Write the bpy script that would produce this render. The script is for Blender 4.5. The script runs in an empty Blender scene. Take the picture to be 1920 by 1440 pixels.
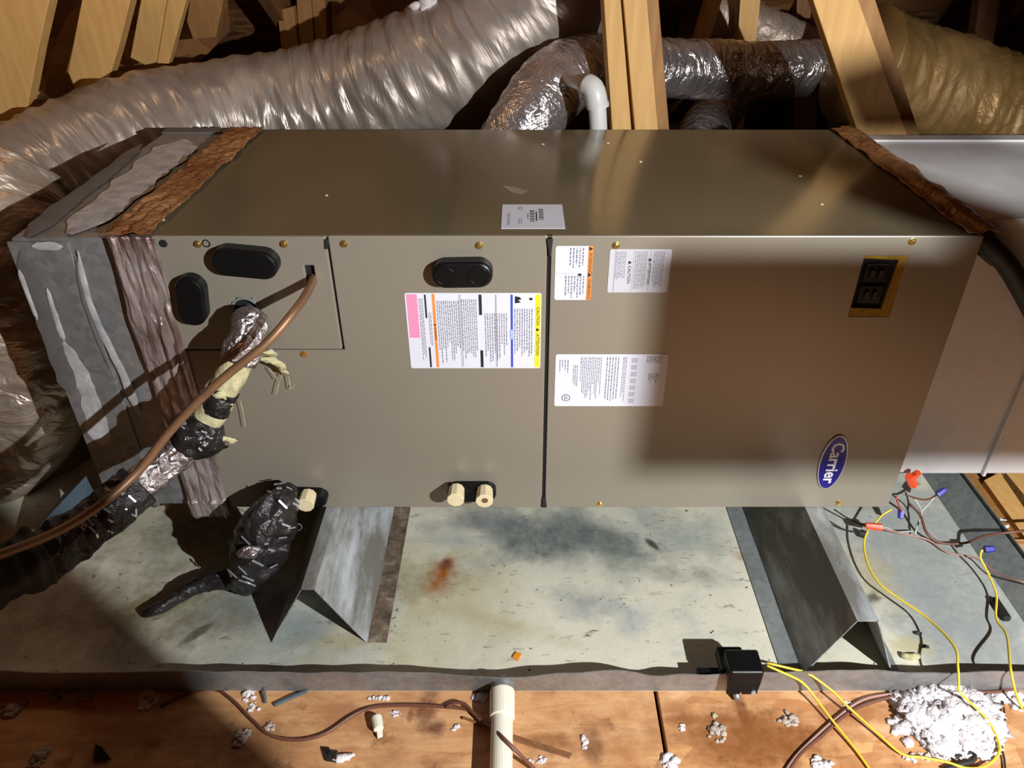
import bpy, bmesh, math, random
from mathutils import Vector, Matrix, noise
random.seed(7)
SC = bpy.context.scene
COL = SC.collection
R = math.radians

# ------------------------------------------------------------------ camera, world, lights, exposure
PITCH, FPX, CX, CY = R(33.2), 1417.0, 975.0, 720.0
CAM = Vector((0, -1.0, 1.05))
cd = bpy.data.cameras.new('camera'); cam = bpy.data.objects.new('camera', cd); COL.objects.link(cam)
cd.sensor_width = 36; cd.lens = FPX / 1920 * 36; cd.shift_x = -(CX - 960) / 1920
cd.clip_start = .01; cd.clip_end = 60
cam.location = CAM; cam.rotation_euler = (R(90) - PITCH, 0, 0)
SC.camera = cam
w = bpy.data.worlds.new('world'); SC.world = w; w.use_nodes = True
w.node_tree.nodes['Background'].inputs[0].default_value = (.9, .68, .5, 1)
w.node_tree.nodes['Background'].inputs[1].default_value = .012
SC.view_settings.view_transform = 'Standard'; SC.view_settings.look = 'None'
SC.view_settings.gamma = 1; SC.view_settings.use_curve_mapping = False
SC.view_settings.exposure = 0.0

KEY = Vector((.95, -1.4, 1.15))
ld = bpy.data.lights.new('torch_light', 'SPOT'); lo = bpy.data.objects.new('torch_light', ld); COL.objects.link(lo)
ld.energy = 232; ld.color = (.95, .975, 1); ld.shadow_soft_size = .010; ld.spot_size = R(92); ld.spot_blend = .3
lo.location = KEY
lo.rotation_euler = (Vector((0, .1, .25)) - KEY).to_track_quat('-Z', 'Y').to_euler()
ld = bpy.data.lights.new('attic_bulb_light', 'POINT'); lo = bpy.data.objects.new('attic_bulb_light', ld); COL.objects.link(lo)
ld.energy = 3.2; ld.color = (1, .72, .46); ld.shadow_soft_size = .05; lo.location = (-.80, .46, 1.32)

# ------------------------------------------------------------------ helpers
_F = Vector((0, math.cos(PITCH), -math.sin(PITCH))); _U = Vector((0, math.sin(PITCH), math.cos(PITCH)))
def ray(u, v): return Vector((1, 0, 0)) * ((u - CX) / FPX) + _F - _U * ((v - CY) / FPX)
def Py(u, v, y=0.0):
    d = ray(u, v); return CAM + d * ((y - CAM.y) / d.y)
def Pz(u, v, z=0.0):
    d = ray(u, v); return CAM + d * ((z - CAM.z) / d.z)

def srgb(*c):
    return tuple((x / 255 / 12.92 if x / 255 <= .04045 else ((x / 255 + .055) / 1.055) ** 2.4) for x in c) + (1,)

class N:
    def __init__(s, name):
        s.m = bpy.data.materials.new(name); s.m.use_nodes = True; s.t = s.m.node_tree
        s.b = s.t.nodes['Principled BSDF']; s.tc = s.n('ShaderNodeTexCoord').outputs['Object']
    def n(s, ty, **k):
        x = s.t.nodes.new(ty)
        for a, b in k.items():
            if a[0] == '_': setattr(x, a[1:], b)
            else:
                i = x.inputs[int(a[1:])] if a[0] == 'i' and a[1:].isdigit() else x.inputs[a.replace('_', ' ')]
                if hasattr(b, 'is_linked'): s.t.links.new(b, i)
                else: i.default_value = b
        return x
    def map(s, sc=(1, 1, 1), rot=(0, 0, 0)):
        return s.n('ShaderNodeMapping', i0=s.tc, i3=sc, i2=rot).outputs[0]
    def noise(s, scale, detail=4, rough=.55, vec=None, dist=0):
        return s.n('ShaderNodeTexNoise', Vector=vec or s.tc, Scale=scale, Detail=detail, Roughness=rough, Distortion=dist).outputs[0]
    def ramp(s, f, stops):
        r = s.n('ShaderNodeValToRGB', i0=f); e = r.color_ramp.elements
        while len(e) < len(stops): e.new(.5)
        for q, (p, c) in zip(e, stops): q.position = p; q.color = c if hasattr(c, '__len__') else (c, c, c, 1)
        return r.outputs[0]
    def mix(s, f, a, b, mode='MIX'):
        x = s.n('ShaderNodeMix', _data_type='RGBA', _blend_type=mode)
        for i, q in ((0, f), (6, a), (7, b)):
            if hasattr(q, 'is_linked'): s.t.links.new(q, x.inputs[i])
            else: x.inputs[i].default_value = q
        return x.outputs[2]
    def math(s, op, a, b=0.0, c=False):
        return s.n('ShaderNodeMath', _operation=op, _use_clamp=c, i0=a, i1=b).outputs[0]
    def bump(s, h, st=.3, d=.01):
        s.t.links.new(s.n('ShaderNodeBump', Height=h, Strength=st, Distance=d).outputs[0], s.b.inputs['Normal'])
    def spot(s, p, rx, ry, soft=.4, wob=.35, axes='xy', nsc=25, ang=0):
        """elliptical stain mask about an object-space point"""
        sep = s.n('ShaderNodeSeparateXYZ', i0=s.tc)
        a = s.math('SUBTRACT', sep.outputs['xyz'.index(axes[0])], p[0]); b = s.math('SUBTRACT', sep.outputs['xyz'.index(axes[1])], p[1])
        c_, s_ = math.cos(ang), math.sin(ang)
        a2 = s.math('ADD', s.math('MULTIPLY', a, c_), s.math('MULTIPLY', b, s_))
        b2 = s.math('SUBTRACT', s.math('MULTIPLY', b, c_), s.math('MULTIPLY', a, s_))
        d = s.math('SQRT', s.math('ADD', s.math('POWER', s.math('ABSOLUTE', s.math('DIVIDE', a2, rx)), 2), s.math('POWER', s.math('ABSOLUTE', s.math('DIVIDE', b2, ry)), 2)))
        d = s.math('ADD', d, s.math('MULTIPLY', s.math('SUBTRACT', s.noise(nsc, 4, .6), .5), wob * 3))
        k = s.math('DIVIDE', s.math('SUBTRACT', 1.0, d), soft, True)
        return s.math('MULTIPLY', k, s.math('ADD', .35, s.math('MULTIPLY', s.noise(70, 4, .7), 1.1)), True)
    def set(s, **k):
        for a, b in k.items():
            i = s.b.inputs[a.replace('_', ' ')]
            if hasattr(b, 'is_linked'): s.t.links.new(b, i)
            else: i.default_value = b
        return s.m

def plain(name, c, rough=.6, metal=0, var=.12, sc=30, bump=0, **k):
    n = N(name); f = n.noise(sc, 3)
    dk = tuple(x * (1 - var) for x in c[:3]) + (1,); lt = tuple(min(1, x * (1 + var)) for x in c[:3]) + (1,)
    n.set(Base_Color=n.ramp(f, [(.3, dk), (.7, lt)]), Roughness=rough, Metallic=metal, **k)
    if bump: n.bump(n.noise(sc * 3, 4), bump, .003)
    return n.m

M = {}
# cabinet paint: taupe metallic enamel
n = N('cabinet_paint'); f = n.noise(1.6, 2); f2 = n.noise(400, 2)
n.set(Base_Color=n.mix(.12, n.ramp(f, [(.3, srgb(139, 132, 117)), (.7, srgb(145, 136, 121))]), n.ramp(f2, [(.3, srgb(120, 112, 98)), (.7, srgb(165, 156, 140))])),
      Metallic=.22, Roughness=n.ramp(n.noise(3, 3), [(.3, .33), (.7, .4)]))
n.bump(n.noise(2.2, 1), .25, .02); M['paint'] = n.m
n = N('cabinet_top_paint')
sc_ = n.noise(6, 6, .7, n.map((1, 5, 1), (0, 0, .3)))
scr = n.ramp(n.noise(1.0, 1, .5, n.map((2, 60, 1), (0, 0, .15))), [(.755, 0.0), (.765, 1.0)])
n.set(Base_Color=n.mix(n.math('MULTIPLY', n.ramp(sc_, [(.4, 0.0), (.8, 1.0)]), .2), srgb(128, 116, 90), srgb(136, 124, 100)), Metallic=.3,
      Roughness=n.ramp(n.noise(5, 4), [(.3, .13), (.7, .20)]))
n.bump(n.noise(1.4, 1, .4, n.map((2.4, 1.0, 1))), .8, .03); M['top'] = n.m
# galvanised metals
def galv(name, a, b, rough=.45, metal=.6, sc=60, streak=(1, 1, .15)):
    n = N(name)
    v = n.n('ShaderNodeTexVoronoi', Vector=n.tc, Scale=sc * 2).outputs['Color']
    vv = n.n('ShaderNodeSeparateColor', i0=v).outputs[0]
    base = n.mix(n.ramp(n.noise(5, 5, .6, n.map(streak)), [(.32, 0.0), (.68, 1.0)]), a, b)
    base = n.mix(.14, base, n.ramp(vv, [(0, a), (1, srgb(215, 215, 215))]))
    n.set(Base_Color=base, Metallic=metal, Roughness=n.ramp(n.noise(14, 4), [(.3, rough - .08), (.7, rough + .12)]))
    n.bump(n.noise(4, 3), .2, .01)
    return n.m
M['galv'] = galv('galvanised_steel', srgb(126, 126, 124), srgb(165, 163, 160))
M['galv_duct'] = galv('duct_board_galvanised', srgb(196, 192, 190), srgb(222, 219, 217), .42, .08, 40, (1, .6, .5))
M['galv_left'] = galv('left_plenum_galvanised', srgb(112, 114, 113), srgb(142, 140, 138), .45, .5, 45, (1, 1, .3))
M['galv_dark'] = galv('lip_galvanised', srgb(120, 128, 126), srgb(145, 150, 146), .5, .45)
n = N('rail_galvanised')
ox = n.noise(7, 6, .65, n.map((1, .35, 1.2), (0, 0, .6)))
n.set(Base_Color=n.mix(n.ramp(ox, [(.44, 0.0), (.58, 1.0)]), srgb(118, 116, 108), srgb(186, 190, 192)), Metallic=.2, Roughness=.5)
n.bump(n.noise(60, 4), .15, .003); M['rail'] = n.m
n = N('rail_rust')
n.set(Base_Color=n.ramp(n.noise(35, 5, .7), [(.35, srgb(70, 56, 44)), (.55, srgb(110, 92, 76)), (.7, srgb(150, 140, 120))]), Roughness=.8)
M['flange'] = n.m
# pan floor: galvanised with white-green oxide, dirt and rust
n = N('pan_floor_metal')
big = n.noise(3.2, 6, .62, dist=.3); fine = n.noise(55, 5, .7, n.map((.45, 1.3, 1), (0, 0, -.2)))
base = n.ramp(big, [(.30, srgb(140, 148, 144)), (.40, srgb(178, 180, 168)), (.50, srgb(208, 204, 184)), (.72, srgb(218, 212, 192))])
base = n.mix(n.ramp(n.noise(2.4, 4, .6, n.map((1, 1, 1), (0, 0, 1.1))), [(.52, 0.0), (.66, .5)]), base, srgb(172, 160, 112))
base = n.mix(n.ramp(fine, [(.26, 1.0), (.40, 0.0)]), base, srgb(95, 92, 82))
base = n.mix(n.ramp(n.noise(100, 3, .6), [(.27, 1.0), (.31, 0.0)]), base, srgb(50, 46, 40))
def st(px, rx, ry, col, soft=.6, wob=.3, amt=1.0, ang=0, nsc=25):
    global base
    p = Pz(*px, .006); m_ = n.math('MULTIPLY', n.spot((p.x, p.y), rx, ry, soft, wob, 'xy', nsc, ang), amt); base = n.mix(m_, base, col)
st((1010, 1000), .20, .095, srgb(84, 94, 94), .8, .8, .85, -.15, 11)
st((1140, 1015), .16, .05, srgb(96, 104, 102), .7, .9, .7, -.35, 14)
st((900, 980), .16, .035, srgb(120, 126, 128), .8, .7, .7, 0, 14)
st((1240, 1070), .16, .03, srgb(150, 152, 136), .8, .7, .8, -.25, 14)
st((1300, 1010), .10, .055, srgb(130, 142, 142), .9, .4, .6)
st((1090, 1130), .085, .05, srgb(128, 136, 140), .8, .5, .7, -.3)
st((790, 1085), .11, .065, srgb(150, 134, 88), .9, .6, .8)
st((827, 1078), .030, .064, srgb(156, 84, 20), .8, .35, 1.0, -.35)
st((836, 1056), .016, .020, srgb(110, 52, 18), .6, .4, .9)
st((1225, 1020), .010, .026, srgb(48, 44, 38), .5, .5, .9, .6)
st((935, 1165), .18, .026, srgb(168, 150, 100), .9, .5, .45, -.35)
st((1400, 1040), .028, .018, srgb(168, 96, 50), .9, .6, .6)
st((640, 1200), .10, .025, srgb(165, 145, 95), .9, .5, .5)
st((420, 1150), .12, .06, srgb(112, 122, 124), .5, .4, .75, .5)
st((370, 1185), .012, .035, srgb(50, 52, 52), .4, .2, .95, -.75)
st((330, 1000), .22, .12, srgb(128, 130, 106), .8, .4, .85)
st((200, 1150), .35, .14, srgb(126, 116, 84), .8, .4, .8)
st((560, 1170), .09, .05, srgb(138, 148, 146), .8, .4, .7)
st((1190, 1160), .05, .05, srgb(150, 158, 160), .8, .5, .6)
st((860, 1010), .10, .03, srgb(158, 164, 162), .8, .5, .6)
st((300, 1130), .14, .04, srgb(120, 106, 66), .8, .5, .8, .4)
st((1780, 1060), .26, .30, srgb(150, 156, 154), .5, .25, .9)
st((1820, 1200), .14, .12, srgb(146, 150, 148), .6, .3, .8)
st((1640, 1080), .05, .10, srgb(176, 164, 120), .8, .5, .7)
st((1700, 1210), .05, .03, srgb(190, 180, 130), .7, .6, .7)
st((1640, 1120), .02, .016, srgb(70, 66, 54), .7, .6, .8)
n.set(Base_Color=base, Metallic=.12, Roughness=n.ramp(big, [(.35, .42), (.6, .7)]))
n.bump(n.noise(45, 5, .7), .22, .004); M['pan'] = n.m
# woods
def wood(name, a, b, axis_scale, rot=(0, 0, 0), knots=True):
    n = N(name); mp = n.map(axis_scale, rot)
    g = n.noise(6, 5, .6, mp, .6); w_ = n.n('ShaderNodeTexWave', Vector=mp, Scale=1.3, Distortion=5, Detail=3, Detail_Scale=1.2).outputs['Fac']
    c = n.mix(n.ramp(g, [(.3, 0.0), (.7, 1.0)]), a, b)
    c = n.mix(n.math('MULTIPLY', w_, .14), c, tuple(x * .62 for x in a[:3]) + (1,))
    if knots:
        v = n.n('ShaderNodeTexVoronoi', Vector=n.tc, Scale=4.5).outputs['Distance']
        c = n.mix(n.ramp(v, [(.05, .8), (.09, 0.0)]), c, srgb(84, 48, 20))
    n.set(Base_Color=c, Roughness=.68); n.bump(g, .15, .004); return n.m
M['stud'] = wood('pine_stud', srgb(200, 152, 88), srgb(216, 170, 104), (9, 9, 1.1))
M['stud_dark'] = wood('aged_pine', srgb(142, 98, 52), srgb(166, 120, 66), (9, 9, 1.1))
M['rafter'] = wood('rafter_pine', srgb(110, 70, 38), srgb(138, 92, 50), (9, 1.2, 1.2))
n = N('plywood_face')
mp = n.map((1.5, 8, 1), (0, 0, .05)); g = n.noise(4, 6, .65, mp, 1.2)
c = n.ramp(g, [(.3, srgb(180, 126, 82)), (.5, srgb(206, 156, 108)), (.7, srgb(220, 176, 130))])
c = n.mix(n.ramp(n.noise(7, 5, .6), [(.54, 0.0), (.7, .7)]), c, srgb(150, 88, 42))
c = n.mix(n.ramp(n.noise(40, 4, .7), [(.24, .8), (.36, 0.0)]), c, srgb(110, 62, 30))
fv = n.n('ShaderNodeSeparateColor', i0=n.n('ShaderNodeTexVoronoi', Vector=n.map((22, 46, 30), (0, 0, .7)), Scale=1.0).outputs['Color'])
rm = n.ramp(n.n('ShaderNodeSeparateXYZ', i0=n.tc).outputs[0], [(.20, .22), (.23, .65)])
c = n.mix(n.math('MULTIPLY', fv.outputs[0], rm), c, srgb(168, 104, 48)); c = n.mix(n.math('MULTIPLY', n.ramp(fv.outputs[1], [(.8, 0.0), (.9, 1.0)]), rm), c, srgb(222, 168, 108))
c = n.mix(n.ramp(n.noise(5, 6, .7, n.map((1, 1.6, 1), (0, 0, .9))), [(.50, 0.0), (.62, .65)]), c, srgb(158, 104, 66))
c = n.mix(n.ramp(n.noise(16, 5, .7), [(.58, 0.0), (.66, .6)]), c, srgb(120, 74, 40))
for px, rx, ry, cl, am in (((800, 1330), .022, .05, srgb(110, 62, 40), .85), ((818, 1365), .016, .02, srgb(96, 54, 36), .85), ((770, 1340), .007, .02, srgb(120, 70, 42), .7),
                       ((1030, 1390), .06, .018, srgb(120, 66, 28), .7), ((1110, 1400), .02, .035, srgb(100, 62, 36), .7), ((1390, 1330), .012, .05, srgb(110, 58, 22), .9),
                       ((1330, 1350), .08, .012, srgb(130, 74, 30), .7), ((1430, 1390), .14, .06, srgb(132, 78, 32), .95), ((1700, 1340), .2, .02, srgb(150, 96, 54), .5), ((480, 1390), .09, .05, srgb(120, 84, 52), .6)):
    p = Pz(*px, 0.0); c = n.mix(n.math('MULTIPLY', n.spot((p.x, p.y), rx, ry, .6, .5, 'xy', 30), am), c, cl)
n.set(Base_Color=c, Roughness=.6); n.bump(g, .2, .003); M['ply'] = n.m
n = N('osb_board')
v1 = n.n('ShaderNodeTexVoronoi', Vector=n.map((14, 36, 20), (0, .4, .5)), Scale=1.0, Randomness=1).outputs['Color']
s1 = n.n('ShaderNodeSeparateColor', i0=v1)
c = n.ramp(s1.outputs[0], [(0, srgb(108, 66, 32)), (.5, srgb(146, 98, 52)), (1, srgb(176, 128, 74))])
c = n.mix(n.ramp(n.noise(3, 4), [(.4, .0), (.7, .6)]), c, srgb(84, 48, 22))
n.set(Base_Color=c, Roughness=.75); n.bump(s1.outputs[1], .2, .003); M['osb'] = n.m
# foils
def foil(name, col, rough, b1=.6, sc=40, metal=.9, stretch=(1, 1, 1), col2=None, duct=False):
    n = N(name); c2 = col2 or tuple(x * .78 for x in col[:3]) + (1,)
    if duct:   # UV = (length along the duct in metres, position around it)
        uv = n.tc.node.outputs['UV']
        m1 = n.n('ShaderNodeMapping', i0=uv, i3=(duct[0], duct[1], 1), i2=(0, 0, .16)).outputs[0]; m2 = n.n('ShaderNodeMapping', i0=uv, i3=(duct[0] * 2.6, duct[1] * 3, 1), i2=(0, 0, .1)).outputs[0]
        h = n.math('ADD', n.math('ABSOLUTE', n.math('SUBTRACT', n.noise(1, 4, .55, m1, .7), .5)), n.math('MULTIPLY', n.math('ABSOLUTE', n.math('SUBTRACT', n.noise(1, 4, .6, m2, .8), .5)), .16))
        n.bump(h, b1, .035)
    else:
        h = n.noise(sc, 6, .65, n.map(stretch), .8); h2 = n.n('ShaderNodeTexVoronoi', Vector=n.map(stretch), Scale=sc * 1.2, _feature='DISTANCE_TO_EDGE').outputs[0]
        n.bump(n.math('ADD', h, n.math('MULTIPLY', n.math('MINIMUM', h2, .25), 1.2)), b1, .012)
    n.set(Base_Color=n.ramp(n.noise(9, 4), [(.35, c2), (.65, col)]), Metallic=metal, Roughness=n.ramp(n.noise(sc * .6, 3), [(.3, rough * .6), (.7, rough * 1.5)]))
    return n.m
M['foil'] = foil('duct_foil_jacket', srgb(164, 150, 138), .36, .42, 12, .42, duct=(13, 2.2))
M['foil_bright'] = foil('bright_foil_jacket', srgb(212, 202, 198), .22, .7, 14, .85, duct=(24, 6))
M['foil_dusty'] = foil('dusty_foil_jacket', srgb(186, 168, 150), .40, .6, 12, .6, duct=(15, 4))
M['kraft'] = foil('yellowed_duct_jacket', srgb(132, 100, 54), .45, .6, 10, .35, col2=srgb(118, 90, 50), duct=(7, 5))
M['tape'] = foil('wrinkled_foil_tape', srgb(182, 168, 164), .24, .6, 22, .5, (2.5, 2.5, .5), srgb(118, 92, 86))
M['tape_reflect'] = foil('foil_tape_wood_reflection', srgb(176, 130, 88), .38, .35, 50, .25, col2=srgb(132, 84, 48))  # same foil; the brown of reflected wood is put into its colour
M['blacktape'] = foil('black_printed_tape', srgb(60, 57, 56), .26, .9, 20, .35, col2=srgb(34, 31, 30))
M['pipefoil'] = foil('line_set_foil', srgb(205, 195, 196), .2, .6, 60, .92)
M['copper'] = plain('dull_copper', srgb(128, 94, 66), .45, .3, .3, 14, .05)
M['foam'] = plain('yellow_foam', srgb(180, 172, 132), .9, 0, .35, 60, .8)
M['black'] = plain('black_plastic', srgb(15, 15, 16), .35, 0, .15, 20, Specular_IOR_Level=.25)
M['blackmat'] = plain('black_rubber', srgb(24, 24, 24), .6, 0, .2, 20)
M['void'] = plain('dark_cavity', srgb(10, 9, 8), .9, 0, .3, 20)
M['pvc'] = plain('white_pvc', srgb(228, 222, 202), .35, 0, .05, 8)
M['pvc_white'] = plain('grey_white_pvc', srgb(205, 203, 198), .4, 0, .05, 8)
M['cream'] = plain('cream_plastic', srgb(226, 208, 168), .45, 0, .08, 60)
M['brass'] = plain('brass_screw', srgb(214, 182, 110), .25, .9, .1, 40)
M['label'] = plain('label_paper', srgb(216, 216, 226), .5, 0, .02, 10)
M['label_clear'] = plain('frosted_label', srgb(188, 186, 190), .45, 0, .06, 10)
M['ink'] = plain('grey_ink', srgb(128, 128, 142), .6, 0, .15, 90)
M['inkdark'] = plain('black_ink', srgb(28, 28, 34), .6, 0, .05, 20)
M['orange'] = plain('orange_ink', srgb(232, 138, 62), .5, 0, .03, 10)
M['yellowi'] = plain('yellow_ink', srgb(228, 214, 44), .5, 0, .03, 10)
M['bluei'] = plain('blue_ink', srgb(52, 74, 190), .5, 0, .03, 10)
M['pinki'] = plain('pink_ink', srgb(226, 142, 176), .5, 0, .03, 10)
M['badge'] = plain('badge_blue', srgb(34, 24, 128), .25, .2, .05, 10)
M['silver'] = plain('badge_silver', srgb(200, 200, 208), .3, .6, .05, 10)
M['white'] = plain('badge_white', srgb(236, 236, 240), .4, 0, .02, 10)
M['ywire'] = plain('yellow_wire', srgb(222, 196, 60), .4, 0, .08, 20)
M['bwire'] = plain('brown_wire', srgb(104, 64, 48), .45, 0, .15, 20)
M['rwire'] = plain('red_wire', srgb(170, 60, 48), .5, 0, .15, 20)
M['pwire'] = plain('pinkish_wire', srgb(168, 128, 118), .5, 0, .15, 20)
M['wwire'] = plain('white_wire', srgb(178, 182, 168), .5, 0, .1, 20)
M['nuto'] = plain('orange_nut_plastic', srgb(238, 84, 40), .4, 0, .06, 20)
M['nutb'] = plain('blue_nut_plastic', srgb(58, 54, 150), .4, 0, .06, 20)
M['fluff'] = plain('white_blown_insulation', srgb(226, 216, 216), .95, 0, .07, 90, 1.0)
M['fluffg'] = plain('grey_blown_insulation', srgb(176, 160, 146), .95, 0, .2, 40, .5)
M['fiber'] = plain('amber_fiberglass', srgb(150, 118, 30), .9, 0, .35, 60, .5)
M['mastic'] = plain('pale_mastic', srgb(172, 170, 169), .6, .1, .26, 34, .5)
M['mastic_dark'] = plain('grey_mastic', srgb(96, 92, 90), .6, .1, .14, 24, .3)
M['blue_sheet'] = plain('blue_grey_metal', srgb(96, 112, 124), .4, .4, .15, 9)
M['dirt'] = plain('dark_scrap', srgb(40, 34, 30), .7, 0, .3, 30, .3)

class MB:
    def __init__(s): s.b = bmesh.new()
    def face(s, pts):
        vs = [s.b.verts.new(p) for p in pts]; return s.b.faces.new(vs)
    def box(s, x0, x1, y0, y1, z0, z1):
        c = [Vector((x, y, z)) for z in (z0, z1) for y in (y0, y1) for x in (x0, x1)]
        v = [s.b.verts.new(p) for p in c]
        for f in ((0, 2, 3, 1), (4, 5, 7, 6), (0, 1, 5, 4), (2, 6, 7, 3), (0, 4, 6, 2), (1, 3, 7, 5)): s.b.faces.new([v[i] for i in f])
        return s
    def prism(s, pts, off):
        """polygon pts extruded by vector off"""
        off = Vector(off); a = [s.b.verts.new(p) for p in pts]; c = [s.b.verts.new(Vector(p) + off) for p in pts]; k = len(pts)
        s.b.faces.new(a); s.b.faces.new(c[::-1])
        for i in range(k): s.b.faces.new((a[i], c[i], c[(i + 1) % k], a[(i + 1) % k]))
        return s
    def grid(s, fn, nu, nv, close=False):
        g = [[s.b.verts.new(fn(i / nu, j / nv)) for j in range(nv + (0 if close else 1))] for i in range(nu + 1)]
        nj = nv
        for i in range(nu):
            for j in range(nj):
                j2 = (j + 1) % len(g[0]); s.b.faces.new((g[i][j], g[i + 1][j], g[i + 1][j2], g[i][j2]))
        return g
    def cyl(s, a, b, r0, r1=None, k=20, cap=True):
        a, b = Vector(a), Vector(b); r1 = r0 if r1 is None else r1; d = (b - a).normalized()
        x = d.orthogonal().normalized(); y = d.cross(x)
        A = [s.b.verts.new(a + (x * math.cos(t) + y * math.sin(t)) * r0) for t in (i * 2 * math.pi / k for i in range(k))]
        B = [s.b.verts.new(b + (x * math.cos(t) + y * math.sin(t)) * r1) for t in (i * 2 * math.pi / k for i in range(k))]
        for i in range(k): s.b.faces.new((A[i], A[(i + 1) % k], B[(i + 1) % k], B[i]))
        if cap: s.b.faces.new(A[::-1]); s.b.faces.new(B)
        return s
    def tube(s, pts, rad, k=12, step=.01, rfn=None, cap=True, raw=False, t0=0, t1=1):
        c = pts if raw else spline(pts, step)
        if t0 > 0 or t1 < 1: c = c[int(t0 * (len(c) - 1)):int(t1 * (len(c) - 1)) + 2]
        m_ = len(c); rings = []; x = None; L = 0; Ls = []; uvl = s.b.loops.layers.uv.verify()
        for i in range(m_):
            t = (c[min(i + 1, m_ - 1)] - c[max(i - 1, 0)]).normalized()
            x = t.orthogonal().normalized() if x is None else (x - t * x.dot(t)).normalized()
            y = t.cross(x); L += (c[i] - c[i - 1]).length if i else 0
            rr = rad(i / (m_ - 1)) if callable(rad) else rad; Ls.append(L)
            rings.append([s.b.verts.new(c[i] + (x * math.cos(a) + y * math.sin(a)) * (rr * (rfn(L, a, c[i]) if rfn else 1))) for a in (j * 2 * math.pi / k for j in range(k))])
        for i in range(m_ - 1):
            for j in range(k):
                f = s.b.faces.new((rings[i][j], rings[i][(j + 1) % k], rings[i + 1][(j + 1) % k], rings[i + 1][j]))
                for lp_, q in zip(f.loops, ((Ls[i], j / k), (Ls[i], (j + 1) / k), (Ls[i + 1], (j + 1) / k), (Ls[i + 1], j / k))): lp_[uvl].uv = q
        if cap: s.b.faces.new(rings[0][::-1]); s.b.faces.new(rings[-1])
        return s
    def stadium(s, cx, cz, hl, r, y0, y1, ang=0, bev=.004, k=14):
        """stadium-shaped cap on the plane y=y0 reaching y1 (towards viewer)"""
        def loop(rr, y):
            o = []
            for sg in (1, -1):
                for i in range(k + 1):
                    a = -math.pi / 2 + math.pi * i / k if sg > 0 else math.pi / 2 + math.pi * i / k
                    px = sg * hl + math.cos(a) * rr; pz = math.sin(a) * rr
                    o.append(s.b.verts.new((cx + px * math.cos(ang) - pz * math.sin(ang), y, cz + px * math.sin(ang) + pz * math.cos(ang))))
            return o
        ls = [loop(r, y0), loop(r, y1 + bev), loop(r - bev * .4, y1 + bev * .3), loop(r - bev, y1)]
        for a, b in zip(ls, ls[1:]):
            q = len(a)
            for i in range(q): s.b.faces.new((a[i], a[(i + 1) % q], b[(i + 1) % q], b[i]))
        s.b.faces.new(ls[-1]); s.b.faces.new(ls[0][::-1])
        return s
    def blob(s, c, r, seed=0, amp=.45, sub=2, sq=(1, 1, 1), fr=2.2):
        c = Vector(c); q = bmesh.ops.create_icosphere(s.b, subdivisions=sub, radius=1)
        for v in q['verts']:
            d = v.co.normalized(); k = 1 + amp * noise.noise(d * fr + Vector((seed * 3.1, seed, 0))) + amp * .5 * noise.noise(d * fr * 2.7 + Vector((seed, 0, seed * 2.3)))
            v.co = c + Vector((d.x * sq[0], d.y * sq[1], d.z * sq[2])) * r * k
        return s
    def build(s, name, mat, parent=None, smooth=False, bevel=0, label=None, loc=None, kind=None, seg=2):
        bmesh.ops.recalc_face_normals(s.b, faces=s.b.faces[:])
        me = bpy.data.meshes.new(name); s.b.to_mesh(me); s.b.free()
        mats = mat if isinstance(mat, (list, tuple)) else [mat]
        for m_ in mats: me.materials.append(m_)
        o = bpy.data.objects.new(name, me); COL.objects.link(o)
        if parent is not None:
            r_ = parent
            while r_.parent: r_ = r_.parent
            me.transform(Matrix.Translation(-r_.location)); o.parent = parent
        else:
            if loc is None:
                xs = [v.co for v in me.vertices]
                loc = Vector(((min(v.x for v in xs) + max(v.x for v in xs)) / 2, (min(v.y for v in xs) + max(v.y for v in xs)) / 2, min(v.z for v in xs)))
            me.transform(Matrix.Translation(-Vector(loc))); o.location = loc
        if smooth:
            for p in me.polygons: p.use_smooth = True
        if bevel:
            bm_ = o.modifiers.new('bevel', 'BEVEL'); bm_.width = bevel; bm_.segments = seg; bm_.limit_method = 'ANGLE'; bm_.angle_limit = R(40)
        if label: o['label'] = label
        if kind: o['kind'] = kind
        return o

def spline(P, step=.01):
    P = [Vector(p) for p in P]; Q = [P[0] * 2 - P[1]] + P + [P[-1] * 2 - P[-2]]; out = []
    for i in range(1, len(Q) - 2):
        a, b, c, d = Q[i - 1:i + 3]; k = max(2, int((c - b).length / step))
        for j in range(k):
            t = j / k; out.append(.5 * ((2 * b) + (c - a) * t + (2 * a - 5 * b + 4 * c - d) * t * t + (3 * b - a - 3 * c + d) * t ** 3))
    out.append(P[-1].copy()); return out

def tag(o, label, cat, group=None):
    o['label'] = label; o['category'] = cat
    if group: o['group'] = group
    return o
def thing(name, label, cat, loc, group=None):
    o = bpy.data.objects.new(name, None); COL.objects.link(o); o.location = loc; o.empty_display_size = .05
    return tag(o, label, cat, group)

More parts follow.
